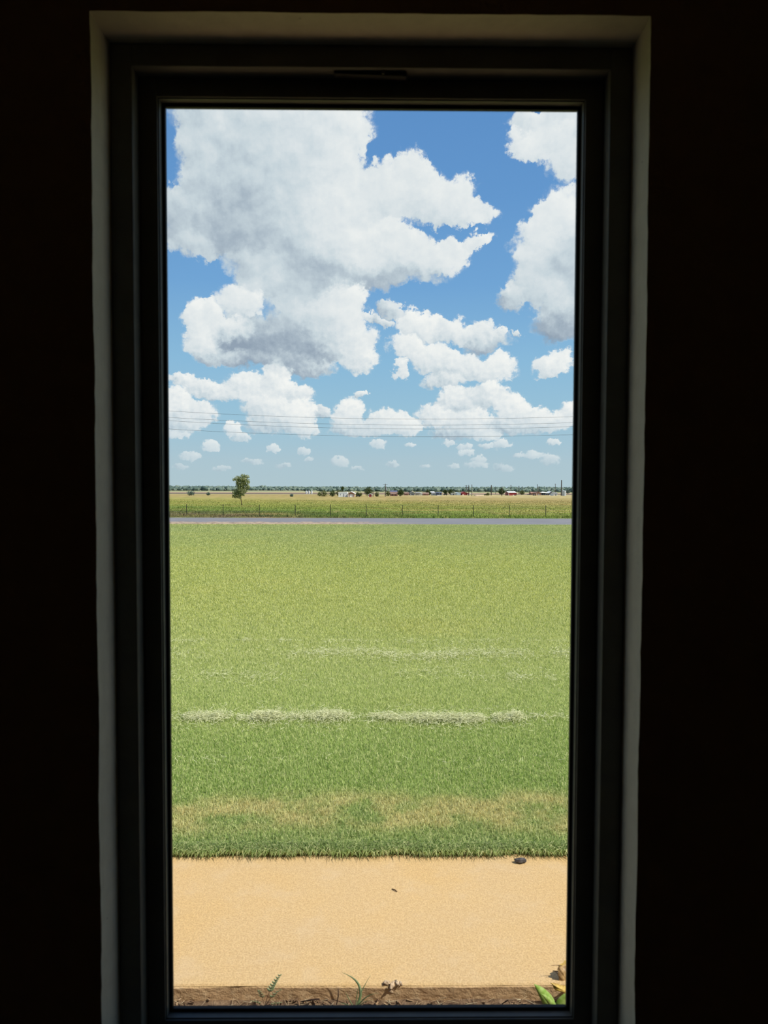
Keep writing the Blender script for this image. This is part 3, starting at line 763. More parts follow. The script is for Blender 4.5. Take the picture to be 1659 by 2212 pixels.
# curled dead leaf leaning on the slab
root = PD(1224, 2140, 2.50); dl = empty('dead_leaf', root); tag(dl, 'curled brown and yellow dead leaf on sidewalk at right edge', 'leaf')
def crinkle(parent, name, mat, outline, D0, D1, seed):
    # a crumpled sheet, thick enough to be a leaf, between pixel outline points
    raw = [PD(px, py, D0 + (D1 - D0) * k) for px, py, k in outline]; c_ = sum(raw, Vector()) / len(raw); pts = []
    r = random.Random(seed)
    for p, q_ in zip(raw, raw[1:] + raw[:1]):
        for t in (0, .25, .5, .75):
            e_ = p.lerp(q_, t); pts.append(c_ + (e_ - c_) * r.uniform(.84, 1.03) + Vector((0, r.uniform(-.004, .004), 0)))     # torn, crumpled margin
    vs_, fs = [c_ - parent.location + Vector((0, -.012, 0))], []
    for i, p in enumerate(pts):
        vs_ += [p - parent.location, (p * .55 + c_ * .45) - parent.location + Vector((mnoise.noise(Vector((i, seed, 0))) * .006, -.008 + mnoise.noise(Vector((i, 0, seed))) * .008, mnoise.noise(Vector((seed, i, 2))) * .005))]
    n = len(pts)
    for i in range(n):
        j = (i + 1) % n; fs += [(0, 2 + 2 * i, 2 + 2 * j), (2 + 2 * i, 1 + 2 * i, 1 + 2 * j, 2 + 2 * j)]
    o = mk(name, vs_, fs, mat, parent, True); s = o.modifiers.new('thickness', 'SOLIDIFY'); s.thickness = .0012
    return o
crinkle(dl, 'blade', M['dead_leaf'], [(1203, 2088, .3), (1214, 2084, .6), (1238, 2090, 1), (1252, 2120, 1), (1246, 2146, .5), (1224, 2150, .2), (1214, 2132, .1), (1204, 2110, .1)], 2.50, 2.55, 1)
crinkle(dl, 'blade', M['yellow_leaf'], [(1205, 2082, .4), (1224, 2074, .7), (1248, 2080, 1), (1250, 2104, .8), (1226, 2108, .4), (1207, 2098, .2)], 2.52, 2.56, 4)
crinkle(dl, 'blade', M['yellow_leaf'], [(1184, 2120, .1), (1204, 2124, .3), (1228, 2132, .6), (1252, 2142, .8), (1250, 2158, .5), (1220, 2146, .2), (1200, 2138, .1)], 2.45, 2.50, 7)
for a0, a1 in (((1214, 2086), (1190, 2086)), ((1211, 2100), (1192, 2098)), ((1205, 2104), (1195, 2096)), ((1214, 2096), (1205, 2108))):
    p0, p1 = PD(*a0, 2.52), PD(*a1, 2.515); m_ = MB(); m_.tube([p0 - root, (p0 + p1) / 2 - root + Vector((0, 0, .002)), p1 - root], [.0012, .001, .0004], 6); m_.build('dry_rib', M['twig'], dl)
# dry straws and bark chips strewn along the foot of the slab
def litter():
    r = np.random.default_rng(5); n = 900
    x = (r.random(n) * 2 - 1) * 1.15
    cl = np.array([mnoise.noise(Vector((a * 6, 2, 2))) for a in x]); keep = r.random(n) < np.clip(.45 + cl * 1.4, .06, 1); x = x[keep]; n = len(x)
    D = 2.488 - np.abs(r.normal(0, .045, n)) - .004
    z = BEDZ + .003 + r.random(n) * .011
    A = r.random(n) * 2 * np.pi; chip = r.random(n) < .35
    ll = np.where(chip, .012, .024) * (.5 + r.random(n)) * .6; ww = np.where(chip, .0045, .0011)
    D = np.minimum(D, 2.486 - np.abs(np.sin(A)) * ll)
    c_ = np.stack([x, D + CAM.y, z], 1); dv = np.stack([np.cos(A) * ll, np.sin(A) * ll, (r.random(n) - .35) * ll * .9], 1)
    wv = np.stack([-np.sin(A), np.cos(A), (r.random(n) - .5)], 1) * ww[:, None]; up = np.array([0, 0, .0012])
    V = np.stack([c_ - dv - wv, c_ - dv + wv, c_ + dv + wv, c_ + dv - wv, c_ - dv * .9 + up, c_ + dv * .9 + up], 1).reshape(-1, 3)
    I = (np.arange(n)[:, None, None] * 6 + np.array([[0, 1, 2], [0, 2, 3], [0, 3, 5], [0, 5, 4], [1, 4, 5], [1, 5, 2]])[None]).reshape(-1, 3)
    tint = np.where(chip, r.random(n) * .55, .45 + .55 * r.random(n))
    tag(numpy_mesh('bed_litter', V, I, M['mulch'], {'tint': np.repeat(tint, 6)}), 'dry straw and bark litter along the foot of the sidewalk edge', 'mulch', kind='stuff')
litter()
M['dark_twig'] = simple('dark_bark', (.07, .045, .03), (.035, .02, .015), 50, .9, .1)
for px0, py0, px1, py1, rr, lab in ((731, 2136, 727, 2170, .0024, 'thin dark upright twig left of the grassy tuft'), (650, 2164, 690, 2158, .0030, 'brown stick lying by the slab between weed and tuft'),
                                    (1082, 2170, 1098, 2160, .0022, 'short brown stick at the slab foot near the right corner plant')):
    p0, p1 = PD(px0, py0, 2.47), PD(px1, py1, 2.45); m_ = MB(); mid = (p0 + p1) / 2 + Vector((.003, 0, .002))
    m_.tube([p0, mid, p1], [rr * .5, rr, rr * .9], 7)
    tag(m_.build('twig', M['dark_twig'], smooth=True), lab, 'twig')

# ================================================================ pasture fence
M['post'] = simple('green_steel_post', (.04, .05, .025), (.06, .06, .03), 10, .6)
M['wire'] = simple('galvanised_wire', (.36, .36, .33), (.30, .30, .28), 5, .5, .4, metal=.5)
fD = 78.0; fz = gz(fD)
fn = empty('pasture_fence', (0, fD + CAM.y, fz)); tag(fn, 'wire pasture fence on thin dark steel posts beyond the road', 'fence')
fx = [403, 481.5, 560, 638, 714.5, 791.5, 869, 946.5, 1023, 1100, 1179]
xsf = [P(px, 1103, fD).x for px in fx]; step = (xsf[-1] - xsf[0]) / 10
xsf = [xsf[0] - step * k for k in range(9, 0, -1)] + xsf + [xsf[-1] + step * k for k in range(1, 10)]
pm = None
for i, x in enumerate(xsf):
    if pm is None:
        m_ = MB(); m_.box(-.035, .035, -.012, .012, -.3, 1.27); m_.box(-.012, .012, -.05, 0, -.3, 1.27); po = m_.build('post', M['post'], fn); pm = po.data
    else: po = bpy.data.objects.new('post', pm); COL.objects.link(po); po.parent = fn
    po.location = (x, 0, 0); po.rotation_euler = (0, random.uniform(-.02, .02), random.uniform(-.3, .3))
for hgt in (.25, .5, .75, 1.0, 1.2):
    m_ = MB(); m_.tube([(x, -.05, hgt + (.0 if k % 2 == 0 else 0)) for k, x in enumerate(xsf)], .004, 4); m_.build('wire', M['wire'], fn)

# uncut grass of the pasture, tallest along the fence
Dp, xp = spread(120000, 72.6, 200, 2.0); hp = np.interp(Dp, [72.6, 74, 79, 86, 100, 200], [.10, .20, .22, .14, .10, .08])
v_, i_, t_ = blades(Dp, xp * 1.15, hp, .05 * (Dp / 78) ** .9, False, 1.1)
tag(numpy_mesh('pasture_grass', v_, i_, M['tufts'], {'tint': t_}), 'uncut rough grass growing along the fence and over the pasture', 'grass', kind='stuff')

# ---------------------------------------------------------------- power lines along the road
cable_v = []
M['cable'] = simple('weathered_cable', (.10, .11, .12), (.07, .08, .09), 3, .6)
for (pl, pm_, pr, lab) in (((370, 888), (850, 905), (1236, 900), 'topmost of the four overhead cables'), ((370, 902), (850, 918), (1236, 913), 'second overhead cable from the top'),
                           ((370, 909), (850, 926.5), (1236, 921.5), 'third overhead cable from the top'), ((370, 927), (850, 943), (1236, 939), 'lowest of the four overhead cables')):
    D = 84.0; A_, B_, C_ = P(*pl, D), P(*pm_, D), P(*pr, D)
    co = np.polyfit([A_.x, B_.x, C_.x], [A_.z, B_.z, C_.z], 2)
    vx = -co[1] / (2 * co[0]); cable_v.append(vx); xs_ = np.linspace(-100, 100, 161); m_ = MB()
    fold = lambda x: vx + (abs(((x - vx) + 46) % 92 - 46))                  # the next spans hang like this one
    m_.tube([(x, D + CAM.y, float(np.polyval(co, fold(x)))) for x in xs_], .014, 5)
    tag(m_.build('overhead_cable', M['cable']), lab + ' crossing the sky', 'power line', 'overhead cables')

# ================================================================ trees
M['bark'] = simple('brown_bark', (.11, .075, .05), (.06, .04, .03), 4, .95, .1)
M['silver_leaf'] = leafmat('silvery_leaves', [(0, (.10, .13, .04)), (.35, (.22, .26, .09)), (.7, (.40, .42, .20)), (.9, (.58, .58, .36)), (1, (.70, .69, .48))], .3)
M['oak_leaf'] = leafmat('oak_leaves', [(0, (.035, .055, .022)), (.5, (.075, .105, .04)), (1, (.13, .16, .06))], .2)
M['olive_leaf'] = leafmat('olive_leaves', [(0, (.08, .10, .04)), (.5, (.16, .18, .07)), (1, (.26, .26, .12))], .2)
M['haze_leaf'] = leafmat('haze_tinted_leaves', [(0, (.075, .115, .10)), (.5, (.14, .195, .165)), (1, (.22, .27, .215))], .1)  # blue-grey of distance haze put into the leaf colour
def foliage(name, blobs, n, leaf, mat, parent, seed):
    r = np.random.default_rng(seed); B = np.array([(b.x, b.y, b.z, rr) for b, rr in blobs]); wt = B[:, 3] ** 2.4; k = r.choice(len(B), n, p=wt / wt.sum())
    u = r.normal(size=(n, 3)); u /= np.linalg.norm(u, axis=1, keepdims=True); rad = B[k, 3] * (.25 + .80 * r.random(n) ** .45) * (1 + .15 * r.normal(size=n))
    c_ = B[k, :3] + u * rad[:, None]
    a_ = r.normal(size=(n, 3)) + u * .3; a_ /= np.linalg.norm(a_, axis=1, keepdims=True); b2 = np.cross(a_, r.normal(size=(n, 3))); b2 /= np.linalg.norm(b2, axis=1, keepdims=True)
    s = leaf * (.6 + .8 * r.random(n))[:, None]; V = np.stack([c_ - a_ * s, c_ + b2 * s * .55, c_ + a_ * s, c_ - b2 * s * .55], 1).reshape(-1, 3)
    I = (np.arange(n)[:, None, None] * 4 + np.array([[0, 1, 2], [0, 2, 3]])[None]).reshape(-1, 3)
    return numpy_mesh(name, V, I, mat, {'tint': np.repeat(r.random(n), 4)}, parent)
def tree(name, base, blobs, label, mat, n, leafpx, trunk, cat='tree', group=None, seed=1, D=None, forks=()):
    D = D or ground_hit(*base); b0 = P(*base, D); b0.z = gz(D); t = empty(name, b0); s = D / F
    bl_ = []; r = random.Random(seed)
    for (px, py, rp) in blobs:
        q_ = P(px, py, D + r.uniform(-.6, .6) * rp * s); bl_.append((q_ - b0, rp * s))
    foliage('foliage', bl_, n, leafpx * s, mat, t, seed)
    if trunk:
        m_ = MB(); pts = [P(px, py, D) - b0 for px, py, _ in trunk]; pts[0].z -= .15; m_.tube(pts, [w * s for _, _, w in trunk], 8)
        for fk in forks: m_.tube([P(px, py, D) - b0 for px, py, _ in fk], [w * s for _, _, w in fk], 6)
        m_.build('trunk', M['bark'], t, True)
    tag(t, label, cat, group); return t
tree('young_tree', (522.5, 1092), [(525, 1033, 8), (534, 1029.5, 4.5), (513, 1035, 6.5), (505.5, 1036, 3.5), (520, 1041, 10), (531, 1041, 7.5), (515, 1047, 6), (528, 1051, 8.5), (537, 1053, 4), (519, 1056, 6.5),
     (511.5, 1062, 7.5), (506.5, 1067, 5), (515, 1069, 7), (523, 1065, 6.5), (503, 1073, 2.8), (509, 1073, 4), (530, 1060, 5), (524, 1027, 3), (538, 1041, 2.5), (518, 1073, 4)],
     'leafy young tree standing alone in the pasture behind the fence', M['silver_leaf'], 5200, 1.25, [(522.7, 1092.5, 1.1), (521.5, 1084, .8), (519.8, 1075, .75), (520.5, 1066, .6), (523, 1050, .4), (526, 1034, .2)],
     forks=([(520.2, 1072, .5), (514, 1064, .35), (509, 1058, .15)], [(520.8, 1064, .45), (517, 1050, .3), (512, 1036, .15)], [(521.5, 1060, .4), (529, 1048, .25), (534, 1034, .12)]))
def puff(cx, top, base, rx):
    h = base - top; return [(cx, top + h * .45, min(rx, h * .45)), (cx - rx * .45, top + h * .55, rx * .55), (cx + rx * .45, top + h * .52, rx * .55), (cx, top + h * .28, rx * .5), (cx - rx * .2, base - h * .25, rx * .5), (cx + rx * .25, base - h * .25, rx * .45)]
def bush(cx, top, base, rx, label, mat, seed, n=420, name='tree', trunk=True, leaf=1.1):
    tree(name, (cx, base), puff(cx, top, base - (1.2 if trunk else 0), rx), label, M[mat], n, leaf, [(cx, base + .2, .7), (cx + .2, (top + base) / 2, .4)] if trunk else None, 'tree' if trunk else 'bush', 'trees and bushes among the far houses', seed)
bush(740, 1049.5, 1062, 3.2, 'thin tall tree top rising behind the white shed', 'oak_leaf', 11, 260)
bush(732, 1058, 1073, 6, 'green tree touching the left end of the white shed', 'olive_leaf', 12)
bush(718, 1060, 1073, 7.5, 'dark spreading tree second left of the white shed', 'oak_leaf', 13)
bush(700, 1061, 1072.5, 10, 'pale olive tree left of the dark spreading tree by the white shed', 'olive_leaf', 14)
bush(690, 1063, 1072, 5, 'smallest olive bush at the left of the shed trees', 'olive_leaf', 15, 240, 'bush', False)
bush(773, 1063, 1072.5, 4.5, 'low dark bush against the right side of the white shed', 'oak_leaf', 16, 260, 'bush', False)
bush(779, 1063.5, 1073, 3, 'small brownish bush between white shed and red shed', 'olive_leaf', 17, 200, 'bush', False)
bush(795.5, 1052, 1072, 9.5, 'broad green tree behind the small red shed', 'oak_leaf', 18, 700)
bush(814, 1063, 1073, 5, 'round olive bush right of the small red shed', 'olive_leaf', 19, 260, 'bush', False)
bush(838, 1060.5, 1072, 5.5, 'olive bush at left end of the brown roofed house', 'olive_leaf', 20, 300, 'bush', False)
bush(865.5, 1057.5, 1072, 8, 'dark round tree between two low brown houses', 'oak_leaf', 21, 700)
bush(884, 1057.5, 1069, 5, 'blue green tree behind the grey house', 'haze_leaf', 22, 300)
bush(924, 1057, 1068, 4.5, 'dark tree behind the long brown roof', 'oak_leaf', 23, 260)
bush(928, 1062, 1069.5, 3.2, 'small dark conifer shaped bush right of the long brown roof', 'oak_leaf', 24, 200, 'bush', False)
bush(962, 1057, 1069, 4.6, 'left half of the dark twin crowned tree by the navy house', 'oak_leaf', 25, 420)
bush(973, 1056.5, 1069, 5.4, 'right half of the dark twin crowned tree beside the grey hut', 'oak_leaf', 26, 480)
bush(979, 1062, 1068, 3, 'low dark bush over the small grey hut', 'oak_leaf', 27, 180, 'bush', False)
bush(1053.5, 1065, 1070, 4.5, 'low olive bush on the pale dirt mound', 'olive_leaf', 28, 240, 'bush', False)
bush(1083.5, 1055, 1070, 7, 'solitary dark round tree left of the long red barn', 'oak_leaf', 29, 650)
bush(1127.5, 1060, 1069, 6, 'pale green bushy tree right of the long red barn', 'olive_leaf', 30, 320)
bush(1227, 1056.5, 1067, 5.5, 'grey green tree behind the white storage tank', 'haze_leaf', 31, 300)
bush(413, 1061, 1070.5, 9, 'dark clump of trees in the fields at far left', 'haze_leaf', 32, 420)
bush(450, 1064, 1070, 4.5, 'small dark bush right of the far left clump', 'haze_leaf', 33, 220, 'bush', False)
bush(630, 1067, 1073, 3.6, 'small bush in the brown fields right of the young tree', 'haze_leaf', 34, 220, 'bush', False)

# far woodland on the horizon, too many crowns to count
def woodland(name, label, D0, D1, n, crown, mat, seed, xk=.36, x0=None, x1=None):
    r = np.random.default_rng(seed); VV, II, TT, off = [], [], [], 0
    ico = bmesh.new(); bmesh.ops.create_icosphere(ico, subdivisions=2, radius=1); iv = np.array([v.co[:] for v in ico.verts]); it = np.array([[v.index for v in f.verts] for f in ico.faces]); ico.free()
    for _ in range(n):
        D = D0 + (D1 - D0) * r.random(); x = ((r.random() * 2 - 1) if x0 is None else r.uniform(x0, x1)) * xk * D; s = crown * (.55 + .7 * r.random())
        bump_ = 1 + .22 * np.sin(iv @ r.normal(size=3) * 4 + r.random() * 6) + .20 * r.normal(size=len(iv))
        v = iv * bump_[:, None] * np.array([s, s, s * (.65 + .35 * r.random())]) + np.array([x, D + CAM.y, gz(D) + s * .55])
        VV.append(v); II.append(it + off); off += len(v); TT.append(np.full(len(v), r.random()) + .28 * r.normal(size=len(v)))
    tag(numpy_mesh(name, np.concatenate(VV), np.concatenate(II), mat, {'tint': np.clip(np.concatenate(TT), 0, 1)}), label, 'woodland', kind='stuff')
woodland('far_woodland', 'blue green band of distant woodland along the whole horizon', 2250, 2600, 2800, 5.0, M['haze_leaf'], 1, .62)
woodland('far_woodland', 'nearer dark tree belt at the left below the horizon woodland', 1200, 1600, 1100, 4.4, M['haze_leaf'], 2, 1.0, -.60, -.20)
woodland('far_woodland', 'tree belt behind the houses in the middle distance', 1050, 1600, 1100, 3.6, M['haze_leaf'], 3, 1.0, -.10, .60)
woodland('far_woodland', 'thin tree belt right of the young tree below the horizon', 1300, 1500, 260, 3.2, M['haze_leaf'], 4, 1.0, -.19, -.10)

# ================================================================ far buildings
M['white'] = simple('white_paint', (.88, .88, .86), (.82, .82, .80), .6, .7)
M['cream'] = simple('cream_siding', (.60, .57, .50), (.52, .50, .45), .6, .8)
M['pinkbrick'] = simple('pink_brick', (.42, .22, .17), (.33, .18, .14), 2, .9)
M['brownroof'] = simple('brown_shingles', (.26, .16, .12), (.19, .12, .10), 1, .9)
M['greyroof'] = simple('grey_shingles', (.27, .27, .29), (.20, .20, .22), 1, .9)
M['greywall'] = simple('grey_siding', (.34, .36, .38), (.28, .30, .32), 1, .8)
M['navy'] = simple('navy_siding', (.10, .13, .22), (.08, .10, .17), 1, .8)
M['redmetal'] = simple('red_sheet_metal', (.36, .055, .06), (.29, .045, .05), 1, .6)
M['redwood'] = simple('red_shed_boards', (.30, .07, .05), (.24, .06, .045), 1, .8)
M['palemetal'] = simple('pale_blue_sheet_metal', (.50, .58, .64), (.42, .50, .56), 1, .6)
M['darkpane'] = simple('dark_window_pane', (.03, .035, .04), (.05, .05, .06), 2, .2)
M['dirt'] = simple('pale_dirt', (.62, .48, .33), (.52, .38, .25), 1, .95)
M['tankmetal'] = simple('galvanised_tank_metal', (.55, .57, .58), (.46, .48, .50), .5, .4, .5)
M['polewood'] = simple('creosoted_pole_wood', (.10, .085, .07), (.07, .06, .05), 2, .9)
M['carblack'] = simple('black_car_paint', (.02, .02, .022), (.03, .03, .03), 1, .3)
M['carwhite'] = simple('white_car_paint', (.75, .75, .75), (.68, .68, .68), 1, .3)
M['tyre'] = simple('black_tyre', (.015, .015, .015), (.02, .02, .02), 3, .9)
M['flagstone'] = simple('pale_boards', (.5, .45, .36), (.4, .36, .3), 1, .9)

def place(px0, px1, pyb, D=None):
    D = D or ground_hit((px0 + px1) / 2, pyb); c_ = P((px0 + px1) / 2, pyb, D); c_.z = gz(D); return c_, D / F, (px1 - px0) * D / F
def building(name, label, px0, px1, pyb, wall_h, roof_h, wall, roof, ridge='x', depth=8, openings=(), cat='building', over=.35, D=None):
    """walls, gabled roof (ridge along the front = 'x', towards us = 'y', or 'flat'), then doors and windows: (kind, x0, x1, z0, z1 as fractions)"""
    c_, s, w = place(px0, px1, pyb, D); h = wall_h * s; rh = roof_h * s; b = empty(name, c_); hw = w / 2
    m_ = MB(); m_.box(-hw, hw, 0, depth, -.25, h)
    if ridge == 'y': m_.add([(-hw, 0, h), (hw, 0, h), (0, 0, h + rh), (-hw, depth, h), (hw, depth, h), (0, depth, h + rh)], [(0, 1, 2), (4, 3, 5)])
    elif ridge == 'x': m_.add([(-hw, 0, h), (-hw, depth, h), (-hw, depth / 2, h + rh), (hw, 0, h), (hw, depth, h), (hw, depth / 2, h + rh)], [(1, 0, 2), (3, 4, 5)])
    m_.build('walls', wall, b)
    t = .14; m_ = MB()
    if ridge == 'x':
        k = rh / (depth / 2)
        for y0, y1, z0, z1 in ((-over, depth / 2, h - over * k, h + rh), (depth + over, depth / 2, h - over * k, h + rh)):
            m_.add([(-hw - over, y0, z0), (hw + over, y0, z0), (hw + over, y1, z1), (-hw - over, y1, z1), (-hw - over, y0, z0 + t), (hw + over, y0, z0 + t), (hw + over, y1, z1 + t), (-hw - over, y1, z1 + t)],
                   [(0, 1, 2, 3), (4, 7, 6, 5), (0, 4, 5, 1), (1, 5, 6, 2), (3, 2, 6, 7), (0, 3, 7, 4)])
    elif ridge == 'y':
        k = rh / hw
        for sgn in (-1, 1):
            x0, z0 = sgn * (hw + over), h - over * k
            m_.add([(x0, -over, z0), (x0, depth + over, z0), (0, depth + over, h + rh), (0, -over, h + rh), (x0, -over, z0 + t), (x0, depth + over, z0 + t), (0, depth + over, h + rh + t), (0, -over, h + rh + t)],
                   [(0, 1, 2, 3), (4, 7, 6, 5), (0, 4, 5, 1), (1, 5, 6, 2), (3, 2, 6, 7), (0, 3, 7, 4)])
    else: m_.box(-hw - .1, hw + .1, -.1, depth + .1, h, h + t + rh)
    m_.build('roof', roof, b)
    for (kind, x0, x1, z0, z1, mt) in openings:
        op = MB().box(-hw + w * x0, -hw + w * x1, -.06, .02, h * z0 if z0 else -.1, h * z1).build(kind, M[mt], b)
    tag(b, label, cat); return b
building('white_shed', 'long low white outbuilding joined to the gabled white garage', 731, 750, 1073.6, 9.4, .6, M['white'], M['white'], 'flat', 6, (('window', .2, .3, .45, .75, 'greywall'), ('door', .55, .66, 0, .75, 'greywall')))
building('gabled_garage', 'gabled garage with white door and trim next to the white outbuilding', 752.2, 765, 1073.8, 8.2, 3.2, M['pinkbrick'], M['white'], 'y', 9,
         (('garage_door', .24, .76, 0, .72, 'white'), ('corner_board', 0, .06, 0, 1, 'white'), ('corner_board', .94, 1, 0, 1, 'white')), 'garage', .45)
building('red_shed', 'tiny red wooden shed with white trim right of the white garage', 796.2, 803.6, 1073.5, 5.0, 1.5, M['redwood'], M['white'], 'y', 4, (('door', .2, .8, 0, .9, 'redmetal'), ('corner_board', 0, .12, 0, 1, 'white'), ('corner_board', .88, 1, 0, 1, 'white')), 'shed', .25)
building('brown_house', 'low brown house with a dark window band left of the round tree', 843, 859, 1071.5, 4.0, 4.5, M['pinkbrick'], M['brownroof'], 'x', 9, (('window', .2, .4, .3, .8, 'darkpane'), ('window', .6, .8, .3, .8, 'darkpane')), 'house')
building('dark_roof_house', 'dark roofed house showing above the low brown house', 844, 857, 1069.6, 6.0, 3.4, M['cream'], M['navy'], 'x', 9, (('window', .3, .5, .5, .8, 'darkpane'),), 'house')
building('brown_house', 'low brown roofed house right of the dark round tree', 873, 882.6, 1070, 3.6, 2.6, M['pinkbrick'], M['brownroof'], 'x', 9, (('window', .3, .5, .3, .8, 'darkpane'),), 'house')
building('grey_house', 'grey house with a peaked grey roof between brown and white houses', 886, 895.6, 1070, 4.5, 3.4, M['greywall'], M['greyroof'], 'y', 9, (('window', .3, .5, .3, .7, 'darkpane'), ('door', .6, .72, 0, .7, 'darkpane')), 'house')
building('white_house', 'cream house with a bright white end wall', 899.2, 907.2, 1070, 4.6, 1.6, M['cream'], M['greyroof'], 'x', 8, (('window', .2, .35, .3, .7, 'darkpane'), ('window', .6, .75, .3, .7, 'darkpane')), 'house')
building('white_garage', 'small bright white block at the right end of the cream house', 908.9, 912.4, 1070, 4.8, .8, M['white'], M['white'], 'y', 6, (('window', .35, .65, .4, .7, 'darkpane'),), 'garage', .1)
building('long_roof_house', 'long house with a wide brown roof right of the white block', 913, 926, 1070, 2.6, 3.0, M['pinkbrick'], M['brownroof'], 'x', 9, (('window', .3, .45, .2, .8, 'darkpane'),), 'house')
building('white_mobile_home', 'white roofed home behind the long brown roof', 927, 938, 1067, 3.4, 1.5, M['cream'], M['white'], 'x', 8, (('window', .3, .5, .3, .7, 'darkpane'),), 'house')
building('pale_grey_house', 'pale grey house left of the navy house', 933.5, 943, 1070, 4.0, 2.2, M['palemetal'], M['greyroof'], 'x', 8, (('window', .3, .5, .3, .7, 'darkpane'),), 'house')
building('navy_house', 'navy blue house with a white base strip', 943.4, 954, 1070.3, 5.6, 1.2, M['navy'], M['navy'], 'x', 8, (('window', .42, .58, .45, .75, 'white'), ('skirting', .1, .98, 0, .16, 'white')), 'house')
building('grey_hut', 'small weathered grey hut right of the dark twin crowned tree', 975, 984.5, 1069.6, 3.8, .5, M['greywall'], M['cream'], 'flat', 5, (('door', .4, .6, 0, .8, 'darkpane'),), 'shed')
building('pale_metal_shed', 'pale blue metal building left of the red gabled barn', 985.8, 995.6, 1069.6, 4.8, 1.2, M['palemetal'], M['palemetal'], 'y', 9, (('door', .3, .7, 0, .7, 'palemetal'),), 'shed', .1)
building('red_barn', 'red gabled barn with a lean-to and white door', 998, 1008, 1069.7, 4.2, 3.0, M['redmetal'], M['redmetal'], 'y', 12, (('door', .1, .38, 0, .38, 'white'), ('window', .6, .75, .35, .6, 'darkpane')), 'barn', .2)
building('red_lean_to', 'low red lean-to with a pale doorway beside the red gabled barn', 1009.4, 1013.6, 1069.7, 3.8, .5, M['redmetal'], M['redmetal'], 'flat', 8, (('door', .1, .4, 0, .8, 'white'),), 'shed')
building('long_red_barn', 'long red metal barn with a white roof edge', 1098.5, 1115.5, 1070.2, 5.8, 2.3, M['redmetal'], M['white'], 'x', 12, (('corner_board', 0, .05, 0, 1, 'white'), ('opening', .74, .98, 0, .32, 'darkpane'), ('door', .55, .7, 0, .18, 'white')), 'barn', .2)
building('brick_house', 'pink brick house with a gabled end right of the parked white vehicles', 1148, 1156.5, 1069.2, 3.8, 2.4, M['pinkbrick'], M['pinkbrick'], 'x', 8, (('window', .5, .7, .3, .7, 'white'),), 'house')
building('brick_house', 'larger pink brick house left of the white carport', 1157, 1168.6, 1069.8, 4.6, 2.6, M['pinkbrick'], M['brownroof'], 'y', 9, (('window', .1, .2, .35, .75, 'white'), ('garage_door', .45, .72, 0, .7, 'greywall')), 'house')
# open carport
c_, s, w = place(1169.8, 1184, 1069.8); cpo = empty('carport', c_); tag(cpo, 'open carport with white roof between brick house and blue house', 'carport')
MB().add([(-w / 2, -.3, 5 * s), (w / 2, -.3, 4.4 * s), (w / 2, 6, 5.2 * s), (-w / 2, 6, 6 * s), (-w / 2, -.3, 5.7 * s), (w / 2, -.3, 5.0 * s), (w * .1, 6, 7.4 * s), (-w * .1, 6, 7.6 * s)],
         [(0, 3, 2, 1), (4, 5, 6, 7), (0, 1, 5, 4), (1, 2, 6, 5), (2, 3, 7, 6), (3, 0, 4, 7)]).build('roof', M['white'], cpo)
for xx in (-.46, -.15, .15, .46):
    MB().box(w * xx - .1, w * xx + .1, 0, .2, -.2, 5 * s).build('post', M['greywall'], cpo)
MB().box(-w * .48, w * .48, 5.6, 5.8, -.2, 4.8 * s).build('back_wall', M['navy'], cpo)
building('blue_house', 'blue gabled house with a white window and white trim', 1186.2, 1194.2, 1069.8, 4.8, 3.2, M['navy'], M['white'], 'y', 9, (('window', .38, .66, .45, .85, 'white'), ('skirting', 0, 1, 0, .14, 'white')), 'house', .3)
building('white_annexe', 'white annexe with a dark door at the right of the blue house', 1195.8, 1204, 1070.6, 4.2, 2.0, M['white'], M['greyroof'], 'x', 8, (('door', .5, .68, 0, .8, 'darkpane'),), 'house', .3)
# tanks
def tank(label, px, w_px, top, base, mat, group=None, D=None):
    c_, s, w = place(px - w_px / 2, px + w_px / 2, base, D); t = empty('storage_tank', c_); h = (base - top) * s; r = w / 2
    MB().tube([(0, r, -.2), (0, r, h)], r, 20).build('shell', mat, t, False)
    m_ = MB(); m_.tube([(0, r, h), (0, r, h + r * .12), (0, r, h + r * .25)], [r * 1.02, r * .75, r * .08], 20); m_.build('roof', mat, t)
    for k in range(1, 5): MB().tube([(0, r, h * k / 5 - .05), (0, r, h * k / 5 + .05)], r * 1.01, 20).build('hoop', M['greyroof'], t)
    tag(t, label, 'tank', group)
tank('white corrugated storage tank at the far right of the houses', 1219.5, 9, 1060.5, 1071, M['tankmetal'])
for px, k in ((661.8, 'leftmost'), (667.4, 'middle'), (673.2, 'rightmost')):
    tank(k + ' of the three small white tanks far left of the white shed', px, 3.6, 1060.6, 1066.4, M['white'], 'three far white tanks')
# dirt mound
c_, s, w = place(1022, 1046, 1071.5); mo_ = lump('dirt_mound', c_ - Vector((0, 0, .3)), (w / 2, 3.0, 2.6 * s), M['dirt'], 9, 4, .3, 0.05, None, 0.55)
tag(mo_, 'pale heap of bare dirt right of the red barn', 'dirt mound')
# white canopy frame
c_, s, w = place(1014.5, 1020, 1069.8); cn = empty('white_canopy', c_); tag(cn, 'small white canopy on thin legs right of the red lean-to', 'canopy')
MB().box(-w / 2, w / 2, 0, 3, 3.2 * s, 3.9 * s).build('roof', M['white'], cn)
for xx in (-.45, .45):
    for yy in (.1, 2.8): MB().box(w * xx - .06, w * xx + .06, yy - .06, yy + .06, -.2, 3.2 * s).build('leg', M['white'], cn)
